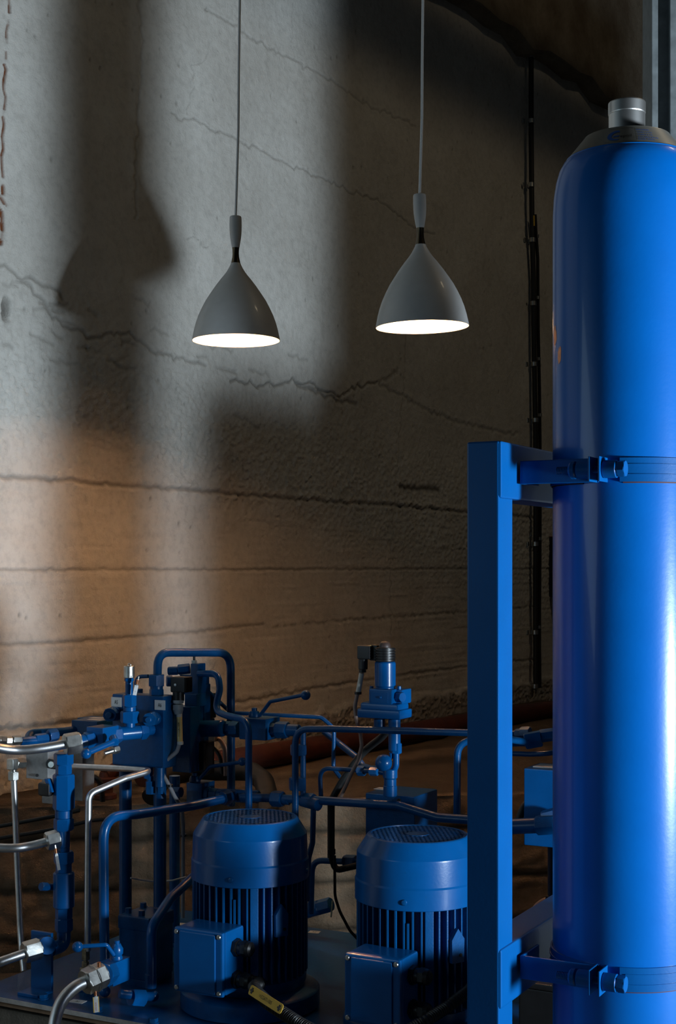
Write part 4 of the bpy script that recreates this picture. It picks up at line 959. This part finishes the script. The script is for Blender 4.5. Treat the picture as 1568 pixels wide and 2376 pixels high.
# pipes leaving the column to the right
pipe('blue_pipe', 'blue pipe with S-shaped bend running from the valve column down behind the left motor', 'pipe', BLUE, [(460, 1563, .50), (506, 1563, .50), (510, 1600, .49), (498, 1650, .47), (528, 1661, .45), (577, 1672, .42), (577, 1888, .42)], 15.5, 32)
pipe('blue_pipe', 'thin blue pipe slanting down from the valve column and running far to the right', 'pipe', BLUE_DULL, [(462, 1592, .55), (480, 1602, .57), (536, 1654, .62), (745, 1664, .63), (775, 1690, .63), (773, 1782, .63), (790, 1805, .63)], 9.5, 24)
bo = .50
t = thing('ball_valve', 'dark blue ball valve with long ball-ended lever pointing right, under the lit wall', 'valve', SP((590, 1720, bo)), 'ball valves with levers')
vbox(t, 'body', (585, 1692, bo), 64, .07, 50, BLUE_DULL, .002)
fitting(t, 'cyl', (466, 1691, .52), (518, 1690, .51), 38, BLUE_DULL, 'sleeve'); fitting(t, 'hex', (518, 1690, .53), (536, 1690, .53), 34, BLUE_DULL, 'nut'); fitting(t, 'hex', (536, 1692, .52), (555, 1692, .52), 38, BLUE_DULL, 'nut', .5)
fitting(t, 'hex', (607, 1692, .53), (628, 1693, .53), 36, BLUE_DULL, 'nut', .1); fitting(t, 'hex', (627, 1693, .53), (642, 1693, .53), 30, BLUE_DULL, 'nut', .5); fitting(t, 'hex', (642, 1693, .53), (668, 1694, .53), 40, BLUE_DULL, 'nut', .2); fitting(t, 'cyl', (667, 1694, .53), (694, 1695, .53), 28, BLUE_DULL, 'end_fitting')
st = SP((590, 1667, bo + .03)); mb = MB(); mb.lathe([(.0145, -.004), (.0145, .010), (.011, .018), (.007, .019), (.007, .026), (.005, .027)], st, Z, 24); obj('stem', mb, BLUE_DULL, t)
mb = MB(); mb.tube([SP((603, 1660, bo + .03)), SP((627, 1628, bo + .02)), SP((702, 1613, bo + .01))], .0046, 12, .012); lv = obj('lever', mb, BLUE_DULL, t)
mb = MB(); mb.sphere(SP((709, 1613, bo + .01)), rad(23, (709, 1613, bo)), 24); obj('ball', mb, BLUE_DULL, lv)
# second, darker valve below it
bo = .46
t = thing('ball_valve', 'very dark ball valve with lever in the shade above the left motor', 'valve', SP((450, 1868, bo)), 'ball valves with levers')
vbox(t, 'body', (450, 1843, bo), 38, .06, 52, BLUE_DULL, .002)
st = SP((452, 1817, bo + .03)); mb = MB(); mb.lathe([(.0145, -.004), (.0145, .010), (.011, .018), (.007, .019), (.007, .026)], st, Z, 24); obj('stem', mb, BLUE_DULL, t)
mb = MB(); mb.tube([SP((462, 1808, bo + .03)), SP((487, 1779, bo + .02)), SP((555, 1769, bo + .01))], .0046, 12, .012); lv = obj('lever', mb, BLUE_DULL, t)
mb = MB(); mb.sphere(SP((562, 1767, bo + .01)), rad(20, (562, 1767, bo)), 20); obj('ball', mb, BLUE_DULL, lv)
fitting(t, 'hex', (473, 1842, bo + .02), (488, 1843, bo + .02), 34, BLUE_DULL, 'nut'); fitting(t, 'hex', (489, 1843, bo + .02), (505, 1844, bo + .02), 30, BLUE_DULL, 'nut', .5); fitting(t, 'cyl', (505, 1844, bo + .02), (600, 1849, bo + .03), 30, BLUE_DULL, 'manifold_pipe')
fitting(t, 'hex', (420, 1838, bo + .02), (404, 1838, bo + .02), 26, BLUE_DULL, 'nut', .2)
# long horizontal pipe to the right
pipe('blue_pipe', 'thick blue pipe running level, then dipping to the right above the right motor', 'pipe', BLUE_DULL, [(560, 1850, .47), (640, 1852, .47), (735, 1857, .46), (925, 1869, .44), (1015, 1897, .43), (1110, 1904, .43), (1190, 1917, .41)], 19.5, 30,
     [('hex', (632, 1853, .47), (656, 1854, .47), 38, BLUE_DULL, 'union_nut', .15), ('cyl', (656, 1855, .47), (672, 1856, .47), 24, BLUE_DULL, 'sleeve'), ('hex', (706, 1857, .465), (728, 1858, .46), 34, BLUE_DULL, 'union_nut', .4), ('cyl', (700, 1857, .465), (740, 1868, .45), 28, BLUE_DULL, 'sleeve')])
pipe('blue_pipe', 'blue pipe rising behind the left motor and bending to run level to the post', 'pipe', BLUE_DULL, [(685, 1905, .40), (685, 1692, .40), (770, 1691, .39), (1110, 1701, .37), (1160, 1712, .40), (1222, 1722, .52)], 15.5, 38)
pipe('blue_pipe', 'dark blue pipe standing close beside the bent pipe, with two clamp collars', 'pipe', BLUE_DULL, [(703, 1870, .47), (703, 1700, .47)], 13, 20,
     [('hex', (692, 1752, .46), (692, 1728, .46), 40, BLUE_DULL, 'collar', .2), ('hex', (690, 1833, .46), (690, 1804, .46), 42, BLUE_DULL, 'collar', .2)])
pipe('blue_pipe', 'dark thin pipe rising from the level pipe and bending right toward the tall solenoid valve', 'pipe', BLUE_DULL, [(745, 1856, .52), (741, 1782, .52), (800, 1785, .52), (862, 1790, .50)], 10.5, 26,
     [('hex', (830, 1788, .51), (846, 1789, .51), 24, BLUE_DULL, 'nut'), ('hex', (858, 1790, .50), (876, 1791, .50), 20, BLUE_DULL, 'nut', .5)])
mb = MB(); mb.tube([SP((768, 1990, .53)), SP((768, 1858, .53)), SP((790, 1818, .54)), SP((825, 1766, .55)), SP((850, 1738, .55)), SP((884, 1712, .50)), SP((905, 1688, .47))], rad(17, (790, 1800, .54)), 16, .05)
tag(obj('hose', mb, RUBBER), 'thick black hose slanting up to the right behind the level blue pipe', 'hose')
mb = MB(); mb.tube([SP((752, 1698, .66)), SP((790, 1728, .64)), SP((828, 1758, .60)), SP((842, 1778, .58)), SP((862, 1784, .56)), SP((885, 1784, .54))], rad(15, (790, 1730, .64)), 16, .03)
tag(obj('hose', mb, BLUE_DULL), 'dark hose slanting down to the right, crossing the thick black hose', 'hose')

# ------------------------------------------------------------------ tall solenoid valve right of centre
bo = .44
t = thing('solenoid_valve', 'tall bright blue solenoid valve with ribbed black cap and pink-grey cable, left of the post', 'valve', SP((893, 1850, bo)))
XV = 893.5; k = dep(893, bo) / F
def vc(y0, y1, w_, mat, nm, lab=None, x=XV): return fitting(t, 'cyl', (x, y1, bo), (x, y0, bo), w_, mat, nm, .3, lab)
mb = MB(); a, b = SP((XV, 1535, bo)), SP((XV, 1502, bo)); L = (b - a).length; prof = [(22 * k, 0)]
for i in range(5):
    h0 = L * (.06 + .19 * i); prof += [(24 * k, h0), (24 * k, h0 + L * .10), (21.5 * k, h0 + L * .125), (21.5 * k, h0 + L * .165)]
prof += [(23 * k, L * .99), (16 * k, L)]; mb.lathe(prof, a, Z, 32); obj('coil', mb, BLACKP, t, 'black ribbed coil')
mb = MB(); mb.lathe([(14 * k, 0), (14 * k, 5 * k), (12.5 * k, 11 * k), (8 * k, 15 * k), (2 * k, 16.5 * k)], SP((XV - 1, 1504, bo)), Z, 28); obj('cap_nut', mb, simple('brown_rubber', (.05, .03, .025), .5), t, 'dark brown domed cap')
vbox(t, 'coil_connector', (866, 1515, bo - .005), 18, .03, 36, BLACKP, .002)
vbox(t, 'plug', (842, 1514, bo - .02), 29, .035, 32, BLACKP, .003, SKID, 'black plug'); fitting(t, 'cyl', (842, 1553, bo), (842, 1528, bo), 22, BLACKP, 'plug_neck'); vbox(t, 'gasket', (857, 1514, bo - .012), 2, .03, 33, SLEEVE, 0, SKID, 'thin pale gasket')
vc(1535, 1594, 49, BLUE, 'barrel'); vc(1592, 1602, 46, BLUE, 'barrel_foot')
vbox(t, 'body', (882, 1617, bo - .028), 53, .058, 36, BLUE, .003); vbox(t, 'side_body', (920, 1617, bo - .005), 26, .05, 34, BLUE, .003)
mb = MB(); c = SP((880, 1618, bo - .0275)); mb.box(c, 45 * k, .002, 26 * k, SKID, .0008); obj('cover_plate', mb, BLUE, t); mb = MB(); mb.sphere(c + A * .003 - B * .001, .0035, 14); obj('rivet', mb, BLUE, t)
for x in (862, 926): fitting(t, 'cyl', (x, 1600, bo), (x, 1592, bo), 9, BLUE, 'bolt')
fitting(t, 'hex', (921, 1617, bo - .005), (934, 1618, bo - .012), 24, BLUE, 'side_plug', .2)
mb = MB(); c = SP((892, 1654, bo)); w2 = 58 * k; poly = [(-w2, -17 * k), (w2 * .98, -17 * k), (w2, 4 * k), (w2 * .9, 4 * k), (w2 * .9, 20 * k), (-w2 * .80, 20 * k), (-w2 * .95, 12 * k)]
mb.prism(poly, c - B * .034, A, Z, -.068) if False else mb.box(c, 112 * k, .066, 22 * k, SKID, .005); mb.box(c + Z * (12 * k), 100 * k, .058, 26 * k, SKID, .006); obj('flange_block', mb, BLUE, t)
fitting(t, 'cyl', (880, 1692, bo), (880, 1668, bo), 26, BLUE_DULL, 'lower_neck'); fitting(t, 'cyl', (917, 1800, bo), (917, 1668, bo), 30, BLUE, 'lower_pipe', .3) if False else fitting(t, 'cyl', (915, 1742, bo), (915, 1668, bo), 28, BLUE, 'lower_pipe')
fitting(t, 'hex', (919, 1748, bo), (919, 1724, bo), 26, BLUE, 'union_nut', .3)
mb = MB(); mb.tube([SP((919, 1742, bo)), SP((919, 1782, bo)), SP((905, 1796, bo)), SP((880, 1790, bo))], rad(14, (919, 1742, bo)), 16, .03); obj('bend', mb, BLUE, t)
fitting(t, 'cyl', (908, 1760, bo), (908, 1745, bo), 11, BLUE, 'riser')
fitting(t, 'ball', (890, 1770, bo - .01), (890, 1770, bo), 40, BLUE, 'round_fitting')
for y0, y1, w_, nm in ((1784, 1806, 34, 'union_nut'), (1806, 1824, 29, 'neck'), (1822, 1848, 32, 'base_fitting')): vc(y0, y1, w_, BLUE, nm, None, 905)
mb = MB(); mb.tube([SP((841, 1552, bo)), SP((836, 1580, bo)), SP((829, 1608, bo)), SP((823, 1640, bo)), SP((826, 1668, bo)), SP((836, 1700, bo + .03)), SP((839, 1730, bo + .03)), SP((832, 1762, bo + .04)), SP((815, 1795, bo + .04)), SP((790, 1850, bo + .04))], rad(9, (830, 1600, bo)), 12, .02); obj('cable', mb, PINKC, t, 'pinkish grey cable')
fitting(t, 'cyl', (831, 1606, bo - .001), (839, 1562, bo - .001), 12, CLEAR, 'cable_sleeve', .3, 'clear sleeve on the cable')
for q in ((841, 1557, bo), (830.5, 1608, bo)):
    mb = MB(); mb.lathe([(.0085, -.003), (.0085, .003)], SP(q), Z, 14); obj('cable_tie', mb, BLACKP, t, 'black cable tie')
bo = .47
t = thing('filter_block', 'dark blue square block behind the right motor carrying the tall solenoid valve', 'block', SP((905, 1960, bo)))
vbox(t, 'block', (904, 1900, bo), 112, .13, 112, BLUE_DULL, .003); p = SP((904, 1955, bo)) + B * .065; g = Vector(p); g.z = PLATE_Z; mb = MB(); mb.box((p + g) / 2, .07, .07, (p - g).length + .01, SKID, .002); obj('leg', mb, BLUE_DULL, t)
for x in (856, 925): fitting(t, 'cyl', (x, 1858, bo - .004), (x + 1, 1858, bo + .002), 10, BLACKP, 'bolt_hole')
p = SP((862, 1845, bo)) + B * .07; p.z = SP((904, 1844, bo)).z + .0008; mb = MB(); mb.box(p, .045, .03, .0008, SKID); obj('sticker', mb, WHITEP, t, 'pale sticker on top')

# ------------------------------------------------------------------ behind and right of the post
pipe('blue_pipe', 'dark blue pipe rising behind the right motor and bending toward the post', 'pipe', BLUE_DULL, [(1060, 1905, .52), (1061, 1723, .52), (1130, 1712, .55), (1200, 1703, .57)], 17, 36)
t = thing('pipe_fittings', 'cluster of blue hexagonal fittings between the post and the cylinder, upper', 'fitting', SP((1235, 1720, .55)))
fitting(t, 'hex', (1196, 1702, .57), (1210, 1703, .57), 24, BLUE_DULL, 'nut'); fitting(t, 'hex', (1208, 1700, .57), (1230, 1700, .57), 28, BLUE_DULL, 'nut', .4); fitting(t, 'cyl', (1180, 1724, .53), (1222, 1723, .53), 17, BLUE_DULL, 'sleeve'); fitting(t, 'hex', (1218, 1720, .52), (1256, 1713, .53), 40, BLUE, 'union_nut', .1); fitting(t, 'hex', (1252, 1708, .53), (1290, 1703, .55), 30, BLUE, 'union_nut', .4)
mb = MB(); mb.tube([SP((1286, 1703, .55)), SP((1330, 1704, .53)), Vector((.50, 2.75, ZC - .38))], .008, 14, .03); obj('tail_tube', mb, BLUE_DULL, t)
pipe('blue_pipe', 'thin dark blue pipe crossing between the post and the cylinder', 'pipe', BLUE_DULL, [(1150, 1747, .55), (1230, 1750, .55), (1275, 1748, .55), (1330, 1735, .6)], 12, 30)
bo = .44
t = thing('oil_filter', 'blue square filter head with black bowl, half hidden behind the cylinder', 'filter', SP((1265, 2110, bo)))
vbox(t, 'head', (1268, 1876, bo), 100, .10, 180, BLUE, .003); mb = MB(); a, b = SP((1283, 2105, bo)) + B * .05, SP((1283, 1962, bo)) + B * .05; r = rad(62, (1283, 2000, bo)); L = (b - a).length
mb.lathe([(r * .35, 0), (r * .75, r * .18), (r, r * .6), (r, L)], a, Z, 32); obj('bowl', mb, BLACKP, t, 'black bowl with rounded end')
fitting(t, 'cyl', (1180, 1918, bo - .03), (1250, 1915, bo - .03), 36, BLUE_DULL, 'sleeve'); fitting(t, 'hex', (1246, 1915, bo - .03), (1290, 1912, bo - .03), 48, BLUE_DULL, 'union_nut', .1); fitting(t, 'hex', (1260, 1898, bo - .02), (1290, 1890, bo - .02), 34, BLUE, 'union_nut', .3)
p = SP((1262, 1782, bo)) + B * .05; p.z = SP((1268, 1786, bo)).z + .001; mb = MB(); mb.box(p, .07, .05, .0012, SKID); obj('sticker', mb, WHITEP, t, 'pale sticker on top')
p = SP((1330, 1966, bo)) + B * .05; g = Vector(p); g.z = 0; mb = MB(); mb.box((p + g) / 2, .06, .06, (p - g).length, SKID, .002); obj('leg', mb, BLUE_DULL, t)
mb = MB(); mb.tube([SP((1190, 1925, .46)), SP((1202, 1905, .46)), SP((1215, 1870, .47)), SP((1240, 1850, .5))], .0085, 12, .03); tag(obj('black_hose', mb, RUBBER), 'short black hose curling up left of the filter head', 'hose')
mb = MB(); mb.tube([P(1290, 2085, 3.3), P(1252, 2095, 3.3), P(1230, 2130, 3.3), P(1222, 2190, 3.3), P(1222, 2260, 3.3)], .0095, 12, .05); tag(obj('black_hose', mb, PINKC), 'grey-brown hose hanging below the filter bowl', 'hose')
mb = MB(); mb.tube([P(1272, 2080, 3.25), P(1268, 2130, 3.25), P(1262, 2170, 3.25), P(1258, 2230, 3.25)], .0065, 12, .05); tag(obj('black_hose', mb, RUBBER), 'thin black hose dropping from the filter bowl', 'hose')
# pedestal and upper box added behind the cylinder to block key light
t = thing('added_shade_pedestal', 'low dark pedestal with an upper box, added behind the blue cylinder to block light', 'pedestal', (.50, 2.62, 0))
mb = MB(); mb.box(Vector((.465, 2.60, (ZC - .76) / 2)), .22, .18, ZC - .76, SKID, .004); obj('body', mb, BLACKP, t); mb = MB(); mb.box(Vector((.465, 2.60, ZC - .753)), .232, .19, .012, SKID, .003); obj('lid', mb, BLACKP, t)

d_ = Vector((-.737, .676, 0)); n_ = Vector((.676, .737, 0))
mb = MB(); mb.box(Vector((.508, 2.7225, ZC - .40)), .05, .185, .26, (d_, n_, Z), .004); obj('added_shade_box', mb, BLUE_DULL, t)  # box added to shade the pipes at the back
mb = MB(); mb.box(Vector((.565, 2.825, (ZC - .50) / 2)), .05, .13, ZC - .50, (d_, n_, Z), .003); obj('stand', mb, BLUE_DULL, t)  # added upright, wide enough to shade the right motor's far edge

# ------------------------------------------------------------------ between the motors
pipe('blue_pipe', 'dark upright pipe with pinched end just right of the left motor', 'pipe', BLUE_DULL, [(727, 1872, .46), (725, 1955, .46), (716, 1990, .46), (712, 2090, .46)], 13, 20)
pipe('blue_pipe', 'dark hooked pipe between the motors, bending right into a nut', 'pipe', BLUE_DULL, [(721, 2120, .55), (724, 1996, .55), (800, 1999, .53), (840, 2000, .52)], 14, 34, [('hex', (800, 1998, .53), (826, 1999, .525), 30, BLUE_DULL, 'nut')])
mb = MB(); mb.tube([SP((768, 1865, .50)), SP((769, 1990, .50)), SP((778, 2020, .50)), SP((830, 2008, .5))], rad(15, (768, 1900, .5)), 14, .05); mb.lathe([(.0095, -.006), (.0095, .006)], SP((769, 1976, .5)), Z, 16); tag(obj('hose', mb, RUBBER), 'black hose dropping between the motors and hooking right', 'hose')
mb = MB(); mb.tube([SP((776, 1985, .48)), SP((777, 2080, .48)), SP((788, 2115, .48)), SP((812, 2160, .5)), SP((840, 2190, .52))], rad(7, (777, 2080, .48)), 10, .06); tag(obj('black_cable', mb, RUBBER), 'thin black cable hanging between the motors and curving right', 'cable')
t = thing('pipe_stub', 'short dark horizontal pipe stub against the rough concrete between the motors', 'pipe', SP((740, 2110, .80)))
fitting(t, 'cyl', (690, 2120, .80), (742, 2105, .80), 34, BLUE_DULL, 'stub'); fitting(t, 'hex', (738, 2106, .80), (768, 2098, .80), 34, BLUE_DULL, 'nut'); mb = MB(); mb.cyl(SP((771, 2090, .79)), SP((768, 2128, .79)), .0022, 8); obj('pin', mb, BRASS, t)
fitting(t, 'cyl', (700, 2150, .80), (700, 2112, .80), 16, BLUE_DULL, 'leg') if False else None
p = SP((700, 2118, .80)); g = Vector(p); g.z = PLATE_Z; mb = MB(); mb.cyl(g, p, .012, 14); obj('leg', mb, BLUE_DULL, t)
sticker(729, 2163, .030, .024, .2, PLATE_Z, 'A2', 'small white sticker on the back of the plate between the motors')
sticker(418, 2144, .030, .02, .2, PLATE_Z + .0, 'A3', 'small pale sticker beside the left motor, behind its junction box')
mb = MB(); mb.tube([SP((303, 2037, .36)), SP((330, 2042, .39)), SP((365, 2046, .42)), SP((400, 2043, .44)), SP((432, 2035, .46))], .0022, 8, .02, False, None); tag(obj('cable_tie', mb, WHITEP), 'loose white cable tie sticking out across the blue legs', 'tie')
# ------------------------------------------------------------------ light, camera
def area(name, loc, target, sx, sy, power, col, spread=PI):
    l = bpy.data.lights.new(name, 'AREA'); l.shape = 'RECTANGLE'; l.size = sx; l.size_y = sy; l.energy = power; l.color = col
    o = bpy.data.objects.new(name, l); COL.objects.link(o); o.location = loc
    o.rotation_euler = (Vector(target) - Vector(loc)).to_track_quat('-Z', 'Z').to_euler(); return o
area('key_light', (2.55, .85, ZC - .43), (-.2, 4.2, ZC + .1), .28, .36, 165, (.74, .88, 1.0))
area('hall_light', (3.6, 4.0, ZC + 4.7), (.2, 6.0, ZC + .3), .4, .4, 12, (1.0, .80, .52))
area('side_fill', (-2.5, 1.2, ZC + .3), (.2, 2.6, ZC - .2), .7, 1.6, 7, (.60, .85, 1.0))  # cool fill added at the left for faces turned from the key
w = bpy.data.worlds.new('World'); scene.world = w; w.use_nodes = True
w.node_tree.nodes['Background'].inputs[0].default_value = (.55, .75, 1, 1); w.node_tree.nodes['Background'].inputs[1].default_value = .004
cam = bpy.data.cameras.new('Camera'); co = bpy.data.objects.new('Camera', cam); COL.objects.link(co)
co.location = (0, 0, ZC); co.rotation_euler = (PI / 2, 0, 0)
cam.sensor_fit = 'VERTICAL'; cam.sensor_height = 36; cam.sensor_width = 24; cam.lens = F / 2376 * 36; cam.shift_y = (HY - 1188) / 2376
scene.camera = co
scene.view_settings.view_transform = 'Standard'; scene.view_settings.look = 'None'; scene.view_settings.exposure = 0; scene.view_settings.gamma = 1; scene.view_settings.use_curve_mapping = False
scene.cycles.use_denoising = True
scene.cycles.max_bounces = 6
